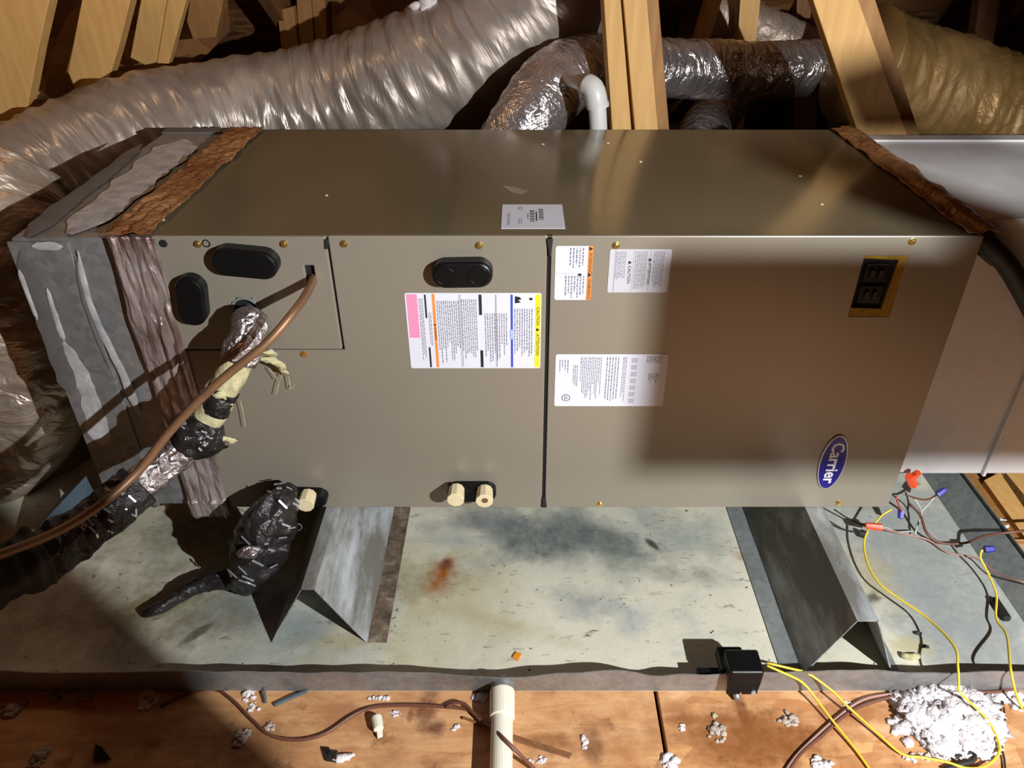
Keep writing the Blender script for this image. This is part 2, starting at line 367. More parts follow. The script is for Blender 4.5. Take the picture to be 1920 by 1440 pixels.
def textmesh(body, size, bold=.0):
    cu = bpy.data.curves.new('t', 'FONT'); cu.body = body; cu.size = size; cu.offset = bold; cu.align_x = 'CENTER'; cu.align_y = 'CENTER'; cu.extrude = .00015; cu.resolution_u = 3
    o = bpy.data.objects.new('t', cu); COL.objects.link(o); bpy.context.view_layer.update()
    me = bpy.data.meshes.new_from_object(o.evaluated_get(bpy.context.evaluated_depsgraph_get()))
    bpy.data.objects.remove(o); bpy.data.curves.remove(cu); return me
def puttext(body, size, mat, parent, fn, name='lettering', bold=0, sx=1.0):
    """fn maps text-local (along, up, out) to world"""
    me = textmesh(body, size, bold); me.materials.append(mat)
    r_ = parent
    while r_.parent: r_ = r_.parent
    for v in me.vertices: v.co = fn(v.co.x * sx, v.co.y, v.co.z) - r_.location
    o = bpy.data.objects.new(name, me); COL.objects.link(o); o.parent = parent; me.name = name
    return o

# ================================================================== SETTING
ZB, ZT = .135, .643           # underside and top of the cabinet
# attic floor: dark lower deck with joists, plywood walk boards on top
fl = MB().box(-3.2, 3.2, -4.2, 3.3, -.16, -.14).build('floor', M['osb'], loc=(0, 0, 0)); fl['kind'] = 'structure'
def sheet(x0, x1, y0, y1, z=0.0): return MB().box(x0, x1, y0, y1, z - .018, z).build('plywood_sheet', M['ply'], fl, bevel=.0015)
gx = .212
sheet(-2.4, -1.2, -2.2, .62); sheet(-1.197, -.028, -2.2, .62); sheet(-.024, gx - .003, -2.2, .62); sheet(gx + .003, .93, -2.2, .62); sheet(.934, 2.2, -2.2, .06, -.002)
for i in range(11):
    x = -2.4 + i * .48; MB().box(x, x + .038, -2.2, 3.1, -.139, -.0185).build('floor_joist', M['stud_dark'], fl)
# roof
def slope(name, pts, off): 
    o = MB().prism(pts, off).build(name, M['osb'], loc=(0, 0, 0)); o['kind'] = 'structure'; return o
cl = slope('ceiling', [(-3.3, 3.3, -.16), (3.3, 3.3, -.16), (3.3, -.6, 2.35), (-3.3, -.6, 2.35)], (0, 0, .02))
ce = MB().prism([(-3.3, -4.2, .0), (3.3, -4.2, .0), (3.3, -.6, 2.35), (-3.3, -.6, 2.35)], (0, 0, .02)).build('ceiling_sheet', M['osb'], cl)
sl = (2.35 + .16) / 3.9
for i in range(10):
    x = -2.65 + i * .61
    MB().prism([(x, 3.2, -.12), (x, -.55, 2.29), (x, -.55, 2.17), (x, 3.0, -.12)], (.038, 0, 0)).build('rafter', M['rafter'], cl)
    MB().prism([(x, -4.1, .05), (x, -.65, 2.29), (x, -.65, 2.17), (x, -3.9, .05)], (.038, 0, 0)).build('rafter', M['rafter'], cl)
wl = MB().prism([(-2.75, -4.2, -.16), (-2.75, 3.3, -.16), (-.95, 3.3, 1.75), (-.95, -.2, 1.75), (-1.1, -4.2, 1.6)], (-.02, 0, .02)).build('wall_left', M['osb'], loc=(0, 0, 0)); wl['kind'] = 'structure'
wr = MB().box(3.2, 3.22, -4.2, 3.3, -.16, 2.4).build('wall_right', M['osb'], loc=(0, 0, 0)); wr['kind'] = 'structure'

# ================================================================== DRAIN PAN
PX0, PX1, PY0, PY1, LH = -1.06, .90, -.274, .66, .05
pan = thing('drain_pan', 'shallow galvanised drain pan with rust and white stains under the air handler', 'pan', (0, 0, 0))
MB().box(PX0, PX1, PY0, PY1, .0005, .004).build('pan_floor', M['pan'], pan)
def lipf(u, z01, out):
    x = PX0 + (PX1 - PX0) * u
    wob = .004 * noise.noise(Vector((x * 5, 1, 0))) + .003 * noise.noise(Vector((x * 16, 4, 0)))
    dent = -.010 * math.exp(-((x - .21) / .03) ** 2)
    flare = -.010 * math.exp(-((x + .02) / .10) ** 2)
    return Vector((x, PY0 + (wob + flare - .001) * z01 - out, .004 + (LH + wob + dent - .003) * z01))
m_ = MB(); m_.grid(lambda u, v: lipf(u, v, 0), 160, 3); m_.grid(lambda u, v: lipf(u, v, .0016), 160, 3)
m_.grid(lambda u, v: lipf(u, 1, .0016 * v), 160, 1)
# outer drip edge lying on the plywood
m_.build('front_lip', M['galv'], pan, smooth=True)
MB().prism([(PX1, PY0, .004), (PX1, PY1, .004), (PX1 + .004, PY1, .055), (PX1 + .004, PY0, .055)], (.0016, 0, 0)).build('side_lip', M['galv_dark'], pan)
MB().prism([(PX1 - .04, PY0 + .005, .0042), (PX1 - .04, PY1, .0042), (PX1 - .0005, PY1, .048), (PX1 - .0005, PY0 + .005, .048)], (0, 0, .0012)).build('side_flashing', M['galv_dark'], pan)
MB().prism([(PX0, PY0, .004), (PX0, PY1, .004), (PX0 - .004, PY1, .055), (PX0 - .004, PY0, .055)], (-.0016, 0, 0)).build('side_lip', M['galv_dark'], pan)
MB().box(PX0, PX1, PY1, PY1 + .0016, .004, .055).build('back_lip', M['galv_dark'], pan)
# metal drain adaptor on the front lip
MB().cyl((-.027, PY0 - .001, .027), (-.027, PY0 - .022, .026), .0185, .0175, 28).build('drain_collar', M['galv'], pan, smooth=False, bevel=.002)

# ================================================================== SUPPORT RAILS (inverted V sheet-metal)
def rail(x0, x1, hw, yf, yb, side, label):
    """ridge flat x0..x1, legs spread by hw, flange on one side"""
    t = thing('support_rail', label, 'support', ((x0 + x1) / 2, 0, .004), 'support rails under the cabinet')
    zt, z0, th = ZB - .001, .0055, .0022
    fw = .032
    def leg(xa, xb, name, mat):
        s_ = 1 if xb > xa else -1
        def fn(u, v, o):
            y = yf + (yb - yf) * u; wob = .003 * noise.noise(Vector((y * 8, xa * 9, v * 2)))
            return Vector((xa + (xb - xa) * v + wob * v + o * s_, y, zt + (z0 - zt) * v))
        m = MB(); m.grid(lambda u, v: fn(u, v, 0), 24, 4); m.grid(lambda u, v: fn(u, v, -th), 24, 4)
        m.grid(lambda u, v: fn(0, u, -th * v), 4, 1)
        return m.build(name, mat, t, smooth=True)
    leg(x0, x0 - hw, 'leg', M['rail']); leg(x1, x1 + hw, 'leg', M['rail'])
    MB().box(x0, x1, yf, yb, zt - th, zt).build('ridge', M['rail'], t)
    if side > 0: MB().box(x1 + hw, x1 + hw + fw, yf, yb, .0045, .0062).build('flange', M['flange'], t, label='rust-flecked flat flange')
    else: MB().box(x0 - hw - fw, x0 - hw, yf, yb, .0045, .0062).build('flange', M['galv_dark'], t)
    if side < 0: MB().box(x1 + hw, x1 + hw + .012, yf, yb, .0045, .0062).build('flange', M['galv_dark'], t)
rail(-.343, -.322, .069, -.186, .6, 1, 'bent galvanised support rail with white streaks and rusty flange, left one')
rail(.505, .537, .056, -.247, .6, -1, 'bent galvanised support rail with brown sloping side and open end, right one')

# ================================================================== AIR HANDLER
AX0, AX1, AYB = -.55, .651, .562
ah = thing('air_handler', 'long taupe metal air handler cabinet lying on its side on two rails', 'air handler', (0, 0, ZB))
m = MB()
m.box(AX0, AX1, .006, AYB, ZB, ZT - .002)
m.build('cabinet_body', M['blackmat'], ah)
MB().box(AX0, AX1, .0015, AYB + .001, ZT - .0019, ZT).build('top_panel', M['top'], ah, bevel=.0012)
MB().box(AX1 - .0005, AX1 + .001, .004, AYB, ZB, ZT - .002).build('side_panel', M['paint'], ah)
MB().box(AX0 - .001, AX0 + .0005, .004, AYB, ZB, ZT - .002).build('side_panel', M['paint'], ah)
MB().box(AX0, AX1, .002, AYB, ZB - .001, ZB + .0005).build('bottom_panel', M['paint'], ah)

def holed(name, xs, zs, skip, y0, y1, mat, bevel=.0015):
    m = MB(); nx, nz = len(xs) - 1, len(zs) - 1
    V = {}
    def vv(i, j, y):
        if (i, j, y) not in V: V[i, j, y] = m.b.verts.new((xs[i], y, zs[j]))
        return V[i, j, y]
    solid = lambda i, j: 0 <= i < nx and 0 <= j < nz and (i, j) not in skip
    for i in range(nx):
        for j in range(nz):
            if not solid(i, j): continue
            m.b.faces.new([vv(i, j, y0), vv(i + 1, j, y0), vv(i + 1, j + 1, y0), vv(i, j + 1, y0)])
            m.b.faces.new([vv(i, j, y1), vv(i, j + 1, y1), vv(i + 1, j + 1, y1), vv(i + 1, j, y1)])
            for (di, dj, a, b) in ((-1, 0, (i, j), (i, j + 1)), (1, 0, (i + 1, j), (i + 1, j + 1)), (0, -1, (i, j), (i + 1, j)), (0, 1, (i, j + 1), (i + 1, j + 1))):
                if not solid(i + di, j + dj):
                    m.b.faces.new([vv(*a, y0), vv(*b, y0), vv(*b, y1), vv(*a, y1)])
    return m.build(name, mat, ah, bevel=bevel)
ZTF = ZT + .0005
sx_, sz_ = -.271, Py(600, 655).z
seam = .0385
holed('access_panel', [AX0, sx_ + .0015, seam], [ZB, sz_ - .0015, ZTF], {(0, 1)}, 0.0, .0065, M['paint'])
hA, hB = Py(1622, 480), Py(1673, 593)
holed('blower_door', [seam + .0055, hA.x, hA.x + .061, AX1], [ZB, hB.z, hA.z, ZTF], {(1, 1)}, 0.0, .0065, M['paint'])
# small coil cover with round and slotted openings (cut as fine grids)
c1, c2 = Py(462, 580), Py(582, 512)
xs = [AX0, c1.x - .020, c1.x - .0125, c1.x + .0125, c1.x + .020, c2.x - .007, c2.x + .007, sx_ - .0015]
zs = sorted([sz_ + .0015, c1.z - .020, c1.z - .0125, c1.z + .0125, c1.z + .020, c2.z - .015, c2.z + .013, ZTF])
sk = set()
for i in range(len(xs) - 1):
    for j in range(len(zs) - 1):
        mx, mz = (xs[i] + xs[i + 1]) / 2, (zs[j] + zs[j + 1]) / 2
        if abs(mx - c1.x) < .02 and abs(mz - c1.z) < .02 and not (abs(mx - c1.x) > .0125 and abs(mz - c1.z) > .0125): sk.add((i, j))
        if abs(mx - c2.x) < .007 and -.015 < mz - c2.z < .013: sk.add((i, j))
holed('coil_cover', xs, zs, sk, -.0025, .005, M['paint'])
g_ = MB(); g_.cyl((c1.x, -.0035, c1.z), (c1.x, .0045, c1.z), .0215, .0215, 28, cap=False); g_.cyl((c1.x, .0045, c1.z), (c1.x, -.0035, c1.z), .018, .018, 28, cap=False)
for i in range(28):
    a, b = i * 2 * math.pi / 28, (i + 1) * 2 * math.pi / 28
    g_.face([(c1.x + math.cos(a) * .0215, -.0035, c1.z + math.sin(a) * .0215), (c1.x + math.cos(b) * .0215, -.0035, c1.z + math.sin(b) * .0215), (c1.x + math.cos(b) * .018, -.0035, c1.z + math.sin(b) * .018), (c1.x + math.cos(a) * .018, -.0035, c1.z + math.sin(a) * .018)])
g_.build('grommet_ring', M['galv_dark'], ah, smooth=False)
# window opening: recessed box of amber fibreglass with dark switches
x0, x1, z0, z1 = hA.x, hA.x + .061, hB.z, hA.z
MB().prism([(x1 - .0165, .0002, z0), (x1, .0002, z0), (x1, .0002, z1), (x1 - .0105, .0002, z1)], (0, .02, 0)).build('fiberglass_edge', M['fiber'], ah)
MB().prism([(x0, .0004, z0), (x1 - .016, .0004, z0), (x1 - .016, .0004, z0 + .012), (x0, .0004, z0 + .014)], (0, .02, 0)).build('fiberglass_edge', M['fiber'], ah)
MB().prism([(x0, .0004, z1 - .004), (x1 - .010, .0004, z1 - .006), (x1 - .010, .0004, z1), (x0, .0004, z1)], (0, .02, 0)).build('fiberglass_edge', M['fiber'], ah)
MB().box(x0, x1, .0045, .0058, z0, z1).build('dark_opening', M['void'], ah)
for i in range(2):
    zz = z0 + .022 + i * .034
    b_ = MB().box(x0 + .006, x0 + .040, -.0002 + .001, .0055, zz, zz + .028).build('breaker', M['black'], ah, bevel=.001)
    MB().box(x0 + .014, x0 + .020, -.003, .002, zz + .008, zz + .020).build('toggle', M['blackmat'], b_, bevel=.001)
    MB().box(x0 + .026, x0 + .032, -.003, .002, zz + .008, zz + .020).build('toggle', M['blackmat'], b_, bevel=.001)
# black clips at the door seams
def clip(u, v0, v1, w0, w1):
    a, b = Py(u, v0), Py(u, v1)
    MB().prism([(a.x - w0, -.003, min(a.z, ZTF)), (a.x + w0, -.003, min(a.z, ZTF)), (b.x + w1, -.003, b.z), (b.x - w1, -.003, b.z)], (0, .006, 0)).build('seam_clip', M['blackmat'], ah, bevel=.0008)
clip(1031, 447, 480, .0045, .0015); clip(612, 447, 466, .0035, .003); clip(1020, 932, 950, .003, .005)
MB().box(seam, seam + .0055, .003, .0062, ZB, ZT).build('door_gap', M['void'], ah)
# little chip of black tape at the tape edge
# screws
for u, v in ((645, 457), (533, 456), (372, 456), (898, 460), (1155, 460), (1710, 453), (570, 664), (1125, 945), (1572, 943)):
    p = Py(u, v); y0 = -.0026 if u < 600 and v < 600 else 0
    m = MB(); m.cyl((p.x, y0 + .001, p.z), (p.x, y0 - .0012, p.z), .0058, .0056, 18); m.cyl((p.x, y0 - .0012, p.z), (p.x, y0 - .0042, p.z), .0038, .0034, 6)
    m.build('screw', M['brass'], ah, bevel=.0004)
p = Py(308, 455); MB().cyl((p.x, -.001, p.z), (p.x, -.0045, p.z), .0058, .0054, 20).build('hole_plug', M['blackmat'], ah, bevel=.0005)
p = Py(388, 455); m = MB(); 
ring = [Vector((p.x + .005 * math.cos(a), -.0030, p.z + .005 * math.sin(a))) for a in [i * math.pi / 12 for i in range(25)]]
m.tube(ring, .0010, 6, raw=True, cap=False); m.build('hole_rim', M['blackmat'], ah, smooth=True)
for u, v in ((612, 366), (1018, 270), (1140, 268), (1201, 303), (1541, 383), (1500, 330), (306, 412), (463, 258)):
    MB().blob(Pz(u, v, ZT + .0006), .0022, u, .5, 1, (1.5, 1, .5)).build('insulation_fleck', M['cream'], ah)
# oval black plugs
def plug(u, v, hl, r, ang, base=0.0, prot=.024, circles=False, label=None):
    p = Py(u, v, -prot); o = MB().stadium(p.x, p.z, hl, r, base, -prot, ang).build('oval_plug', M['black'], ah, smooth=False, label=label)
    if circles:
        for s_ in (-1, 1):
            cx, cz = p.x + s_ * hl * math.cos(ang), p.z + s_ * hl * math.sin(ang)
            q = [Vector((cx + r * .66 * math.cos(a), -prot - .0002, cz + r * .66 * math.sin(a))) for a in [i * math.pi / 12 for i in range(25)]]
            MB().tube(q, .0009, 6, raw=True, cap=False).build('moulded_ring', M['black'], o, smooth=True)
    return p, o
plug(457, 497, .0245, .0215, R(-6), -.0024, .024)
plug(356, 568, .019, .0205, R(82), -.0024, .022)
plug(866, 518, .0235, .0200, R(1), 0, .022, True)
pA, oA = plug(567, 940, .0255, .0155, R(-3), 0, .020)
pB, oB = plug(884, 930, .0255, .0165, 0, 0, .020)
def port(px, py, dp, parent=ah):
    p = Py(px, py, -.046)
    m = MB(); m.cyl((p.x, -.018, p.z + .001), (p.x, -.046, p.z), .0135, .0150, 10); m.build('drain_port', M['cream'], parent, bevel=.001)
    if dp: MB().cyl((p.x + .001, -.0455, p.z + .002), (p.x + .001, -.0466, p.z + .002), .0055, .0055, 12).build('port_bore', M['copper'], parent)
port(572, 948, False); port(854, 938, False); port(908, 940, True)
# ------------- stickers
def sticker(pa, pb, mat, label, plane='front', name='sticker', y=-.0003):
    """rect in px from top-left pa to bottom-right pb; returns object + mapper a,b in 0..1"""
    if plane == 'front':
        a, b = Py(*pa), Py(*pb); x0, x1, z1, z0 = a.x, b.x, a.z, b.z
        fn = lambda s_, t_, o: Vector((x0 + (x1 - x0) * s_, y - .0004 - o, z1 + (z0 - z1) * t_))
        dims = (x1 - x0, z1 - z0)
        r = .003; pts = []
        for cx, cz, a0 in ((x1 - r, z1 - r, 0), (x0 + r, z1 - r, 90), (x0 + r, z0 + r, 180), (x1 - r, z0 + r, 270)):
            for k in range(5): aa = R(a0 + k * 22.5); pts.append(Vector((cx + r * math.cos(aa), y, cz + r * math.sin(aa))))
        o = MB().prism(pts, (0, -.0004, 0)).build(name, mat, ah, label=label)
    else:
        a, b = Pz(*pa, ZT), Pz(*pb, ZT); x0, x1, y1, y0 = a.x, b.x, a.y, b.y
        fn = lambda s_, t_, o: Vector((x0 + (x1 - x0) * s_, y1 + (y0 - y1) * t_, ZT + .0006 + o))
        dims = (x1 - x0, y1 - y0)
        o = MB().box(x0, x1, y0, y1, ZT + .0001, ZT + .0006).build(name, mat, ah, label=label)
    return o, fn, dims
def bar(m, fn, s0, s1, t0, t1, o=.0001):
    m.prism([fn(s0, t0, 0), fn(s1, t0, 0), fn(s1, t1, 0), fn(s0, t1, 0)], fn(0, 0, o) - fn(0, 0, 0))
def lines(m, fn, s0, s1, t0, t1, n_, thick=.45, ragged=.3, seed=1, dims=(1, 1)):
    """vertical runs of print (text reads downwards)"""
    rr = random.Random(seed); ds = (s1 - s0) / n_
    for i in range(n_):
        t = t0; te = t1 - rr.random() * ragged * (t1 - t0)
        while t < te:
            l = (.0015 + rr.random() * .005) / dims[1]; e = min(t + l, te)
            bar(m, fn, s0 + i * ds, s0 + (i + thick) * ds, t, e); t = e + .0011 / dims[1]
# big instruction sticker
o, fn, dm = sticker((758, 549), (1013, 690), M['label'], 'large white sticker with yellow, blue, orange and pink strips')
def strip(nm, mat, *r):
    m = MB(); bar(m, fn, *r, .00015); return m.build(nm, mat, o)
strip('yellow_strip', M['yellowi'], .955, .995, .02, .985); strip('blue_strip', M['bluei'], .773, .79, .02, .47); strip('blue_strip', M['bluei'], .773, .79, .6, .985)
m = MB(); bar(m, fn, .765, .795, .47, .6, .0001); m.build('pale_blue_block', plain('pale_blue_ink', srgb(150, 165, 220), .5), o)
strip('orange_strip', M['orange'], .198, .219, .01, .985); strip('pink_block', M['pinki'], .012, .09, .015, .58)
m = MB()
m.b.free()
for r in ((.142, .155, .02, .32), (.148, .162, .71, .985), (.54, .562, .02, .28), (.54, .562, .75, .985)): strip('black_strip', M['inkdark'], *r)
m = MB()
lines(m, fn, .10, .135, .07, .93, 3, .5, .2, 3, dm); lines(m, fn, .165, .19, .25, .7, 2, .5, .3, 4, dm)
lines(m, fn, .23, .40, .10, .93, 11, .5, .35, 5, dm); lines(m, fn, .41, .53, .08, .93, 8, .5, .25, 6, dm)
lines(m, fn, .58, .755, .26, .93, 10, .5, .45, 7, dm); lines(m, fn, .80, .945, .2, .85, 8, .5, .35, 8, dm); lines(m, fn, .025, .075, .08, .52, 4, .4, .35, 9, dm)
m.build('fine_print', M['ink'], o, kind='stuff')
m = MB()
for s0 in (.395, .405, .66, .667): bar(m, fn, s0, s0 + .0025, .02, .98, .00012)
m.prism([fn(.805, .04, 0), fn(.84, .05, 0), fn(.855, .08, 0), fn(.83, .09, 0), fn(.85, .12, 0), fn(.805, .13, 0)], (0, -.0001, 0))
m.prism([fn(.91, .06, 0), fn(.935, .06, 0), fn(.935, .09, 0), fn(.91, .09, 0)], (0, -.0001, 0))
m.build('small_symbols', M['inkdark'], o)
def down(fn, s_, t_, dims, out=.0003):   # text running down, tops to the right
    c = fn(s_, t_, out)
    return lambda a, b, c_: Vector((c.x + b, c.y - max(c_, 0), c.z - a))
puttext('CAUTION  \u25B2  ATTENTION', .0068, M['inkdark'], o, down(fn, .975, .5, dm))
puttext('\u25B2 WARNING', .0046, M['inkdark'], o, down(fn, .2085, .5, dm)); puttext('NOTICE', .0042, M['white'], o, down(fn, .781, .54, dm))
# warning sticker with orange edge
o, fn, dm = sticker((1042, 461), (1107, 562), M['label'], 'small white warning sticker with orange right edge beside the door seam')
m = MB(); bar(m, fn, .87, 1.0, 0, 1, .00015); m.build('orange_strip', M['orange'], o)
puttext('\u25B2 WARNING', .0070, M['inkdark'], o, down(fn, .935, .26, dm)); puttext('\u25B2 WARNING', .0070, M['inkdark'], o, down(fn, .935, .74, dm))
m = MB(); lines(m, fn, .38, .80, .03, .42, 5, .5, .35, 11, dm); lines(m, fn, .28, .84, .54, .97, 7, .5, .3, 12, dm); bar(m, fn, .02, .6, .495, .5); bar(m, fn, .28, .285, .5, .98)
m.build('fine_print', M['ink'], o, kind='stuff')
m = MB(); m.prism([fn(.6, .52, 0), fn(.67, .49, 0), fn(.74, .52, 0), fn(.67, .55, 0)], (0, -.0001, 0)); m.build('small_symbols', M['inkdark'], o)
# frosted notice
o, fn, dm = sticker((1144, 467), (1251, 548), M['label_clear'], 'pale frosted sticker of dense grey print below a brass screw')
m = MB(); lines(m, fn, .11, .28, .05, .7, 6, .5, .1, 13, dm); lines(m, fn, .42, .62, .05, .93, 7, .5, .1, 14, dm); lines(m, fn, .72, .9, .05, .9, 6, .5, .2, 15, dm); m.build('fine_print', M['ink'], o, kind='stuff')
m = MB(); bar(m, fn, .09, .10, .02, .98); bar(m, fn, .39, .395, .02, .98); bar(m, fn, .665, .67, .02, .98); m.build('rule_lines', M['ink'], o)
puttext('\u25B2 CAUTION', .0062, M['inkdark'], o, down(fn, .335, .52, dm)); puttext('\u25B2 ATTENTION', .0060, M['inkdark'], o, down(fn, .66, .5, dm))
# rating plate
o, fn, dm = sticker((1042, 664), (1242, 761), M['label'], 'white rating sticker with columns of print and a round listing mark')
m = MB()
lines(m, fn, .035, .13, .10, .35, 4, .4, .5, 21, dm); lines(m, fn, .16, .21, .2, .62, 3, .5, .2, 22, dm); lines(m, fn, .225, .42, .05, .92, 12, .5, .5, 23, dm)
lines(m, fn, .455, .58, .05, .92, 5, .45, .1, 24, dm); lines(m, fn, .60, .64, .05, .92, 3, .5, .3, 25, dm); lines(m, fn, .81, .95, .03, .17, 8, .5, .1, 26, dm); lines(m, fn, .84, .94, .36, .55, 6, .5, .6, 27, dm)
for i in range(7): 
    for j in range(10): bar(m, fn, .675, .73, .07 + i * .13 + j * .009, .0735 + i * .13 + j * .009) 
m.build('fine_print', M['ink'], o, kind='stuff')
c = fn(.105, .83, .0002); q = [c + Vector((.0062 * math.cos(a), 0, .0062 * math.sin(a))) for a in [i * math.pi / 12 for i in range(25)]]
MB().tube(q, .0005, 5, raw=True, cap=False).build('listing_ring', M['inkdark'], o)
puttext('UL', .0075, M['inkdark'], o, down(fn, .105, .83, dm))
# top barcode label
o, fn, dm = sticker((942, 384), (1060, 429), M['label'], 'white barcode label on the top panel', 'top')
m = MB()
for s0, t0, t1 in ((.455, .26, .74), (.60, .20, .66)):
    k = 22
    for j in range(k):
        if (j * 7) % 5 != 3: bar(m, fn, s0, s0 + .075, t0 + (t1 - t0) * j / k, t0 + (t1 - t0) * (j + .6) / k)
bar(m, fn, .55, .57, .32, .7)
m.build('barcodes', M['inkdark'], o)
m = MB(); lines(m, fn, .095, .14, .38, .88, 2, .6, .05, 31, dm); lines(m, fn, .27, .35, .10, .25, 2, .5, .1, 32, dm); lines(m, fn, .27, .35, .6, .9, 2, .4, .3, 33, dm); lines(m, fn, .41, .44, .4, .62, 1, .8, .0, 34, dm); m.build('fine_print', M['ink'], o, kind='stuff')
# badge
a, b = Py(1577, 815), Py(1545, 915); cx, cz, hh = (a.x + b.x) / 2 - .0005, (a.z + b.z) / 2, (a.z - b.z) / 2; hw = .0225
def ell(rx, rz, y): return [Vector((cx + rx * math.cos(t), y, cz + rz * math.sin(t))) for t in (i * 2 * math.pi / 48 for i in range(48))]
bd = MB().prism(ell(hw, hh, 0), (0, -.003, 0)).build('badge', M['silver'], ah, label='blue oval badge with silver rim and white lettering', bevel=.0008)
MB().prism(ell(hw - .0022, hh - .0022, -.003), (0, -.0004, 0)).build('badge_field', M['badge'], bd)
puttext('Carrier', .0295, M['white'], bd, lambda p, q, r: Vector((cx + q * 1.0 + .001, -.0035 - max(r, 0), cz - p)), 'lettering', .0006, .98)
# scuffs & debris on the top panel
p = Pz(962, 355, ZT); MB().box(p.x - .018, p.x + .016, p.y - .010, p.y + .008, ZT, ZT + .0003).b.free()
m = MB(); m.prism([Pz(940, 348, ZT + .0002), Pz(965, 351, ZT + .0002), Pz(988, 358, ZT + .0002), (Pz(978, 364, ZT + .0002)), Pz(958, 360, ZT + .0002)], (0, 0, .0004)); m.build('pale_scuff', plain('scuff', srgb(150, 138, 120), .6), ah)

# ================================================================== PLENUMS AND TAPE
def tapestrip(name, root, fn, nu, nv, mat, th=.001, label=None):
    m = MB(); m.grid(fn, nu, nv); o = m.build(name, mat, root, smooth=True, label=label)
    sm = o.modifiers.new('solid', 'SOLIDIFY'); sm.thickness = th; return o
rp = thing('duct_plenum', 'wide grey galvanised plenum box joined to the right end of the cabinet', 'duct plenum', (1.0, .3, ZB))
MB().box(AX1 + .002, 1.75, .09, .53, ZB + .001, ZT - .008).build('duct_box', M['galv_duct'], rp, bevel=.003)
MB().box(AX1 + .004, 1.76, .5, .535, ZT - .0078, ZT - .003).build('top_flange', M['galv_duct'], rp, bevel=.001)
MB().box(.86, .866, .082, .0905, ZB + .001, ZT - .008).build('standing_seam', M['galv_duct'], rp, bevel=.001)
def rt(u, v):
    y = .004 + u * (AYB - .0); x = AX1 - .022 + v * .062 + .006 * noise.noise(Vector((y * 14, v, 3)))
    h = .0032 * noise.noise(Vector((x * 60, y * 22, 0))) + .002 * noise.noise(Vector((x * 150, y * 60, 2)))
    return Vector((x, y, ZT + .004 + h + (.004 if v > .3 else 0) - .012 * max(0, v - .6) * 2))
tapestrip('foil_tape', rp, rt, 110, 14, M['tape_reflect'], label='wrinkled foil tape sealing the joint, coloured brown for reflected wood')
lp = thing('duct_plenum', 'grey mastic-streaked plenum box joined to the left end of the cabinet', 'duct plenum', (-.64, .28, ZB))
MB().box(-.722, AX0 - .002, .008, AYB + .02, ZB, ZT - .006).build('duct_box', M['galv_left'], lp, bevel=.003)
MB().box(-.726, -.640, .003, .0082, ZB, ZT - .010).build('overlap_sheet', M['galv_left'], lp, bevel=.001)
MB().box(-.722, AX0 - .01, AYB - .01, AYB + .024, ZT - .0058, ZT - .002).build('top_flange', M['mastic_dark'], lp)
def smear(name, root, mat, edge, w0, w1, flat, seed, nu=60, th=.0012, label=None):
    """edge: list of world points (centre line); strip lies in plane 'flat' (normal), ragged edges"""
    c = spline(edge, .008); nn = Vector(flat)
    m = MB(); K = len(c); rows = []
    for i, p in enumerate(c):
        t = (c[min(i + 1, K - 1)] - c[max(i - 1, 0)]).normalized(); s_ = t.cross(nn).normalized(); u = i / (K - 1)
        wd = w0 + (w1 - w0) * u; taper = min(1, 8 * u + .15, 8 * (1 - u) + .15)
        e0 = wd * taper * (1 + .35 * noise.noise(Vector((u * 9, seed, 0)))); e1 = wd * taper * (1 + .35 * noise.noise(Vector((u * 9, seed, 9))))
        rows.append([m.b.verts.new(p - s_ * e0), m.b.verts.new(p + nn * (th * (1 + .6 * noise.noise(Vector((u * 30, seed, 4)))))), m.b.verts.new(p + s_ * e1)])
    for a, b in zip(rows, rows[1:]):  # strip faces
        for j in range(2): m.b.faces.new((a[j], a[j + 1], b[j + 1], b[j]))
    return m.build(name, mat, root, smooth=True, label=label)
F = (0, -1, 0)
smear('mastic_smear', lp, M['mastic'], [Py(118, 640, .002), Py(150, 700, .002), Py(172, 760, .002), Py(192, 835, .002)], .010, .020, F, 1)
smear('mastic_smear', lp, M['mastic'], [Py(146, 470, .002), Py(160, 540, .002), Py(185, 610, .002), Py(225, 690, .002), Py(262, 780, .002)], .004, .0075, F, 2)
smear('mastic_smear', lp, M['mastic_dark'], [Py(40, 470, .002), Py(70, 560, .002), Py(105, 650, .002), Py(135, 740, .002)], .013, .018, F, 3)
smear('mastic_smear', lp, M['mastic'], [Py(35, 505, .0015), Py(55, 560, .0015), Py(70, 600, .0015)], .004, .003, F, 4)
smear('mastic_smear', lp, M['mastic'], [Py(88, 540, .0015), Py(100, 580, .0015), Py(120, 640, .0015)], .003, .005, F, 5)
smear('mastic_smear', lp, M['mastic'], [Py(60, 462, .0015), Py(118, 462, .0015)], .006, .006, F, 6)
smear('mastic_smear', lp, M['mastic_dark'], [Py(143, 480, .002), Py(150, 540, .002), Py(172, 610, .002), Py(205, 690, .002)], .002, .003, F, 8)
Zl = ZT - .0035
smear('mastic_smear', lp, M['mastic'], [Pz(345, 262, Zl), Pz(285, 315, Zl), Pz(215, 375, Zl), Pz(130, 440, Zl)], .044, .030, (0, 0, 1), 9, label='pale grey sealant panel on top')
smear('mastic_smear', lp, M['mastic_dark'], [Pz(265, 270, Zl), Pz(200, 325, Zl), Pz(120, 385, Zl), Pz(50, 445, Zl)], .012, .020, (0, 0, 1), 10)
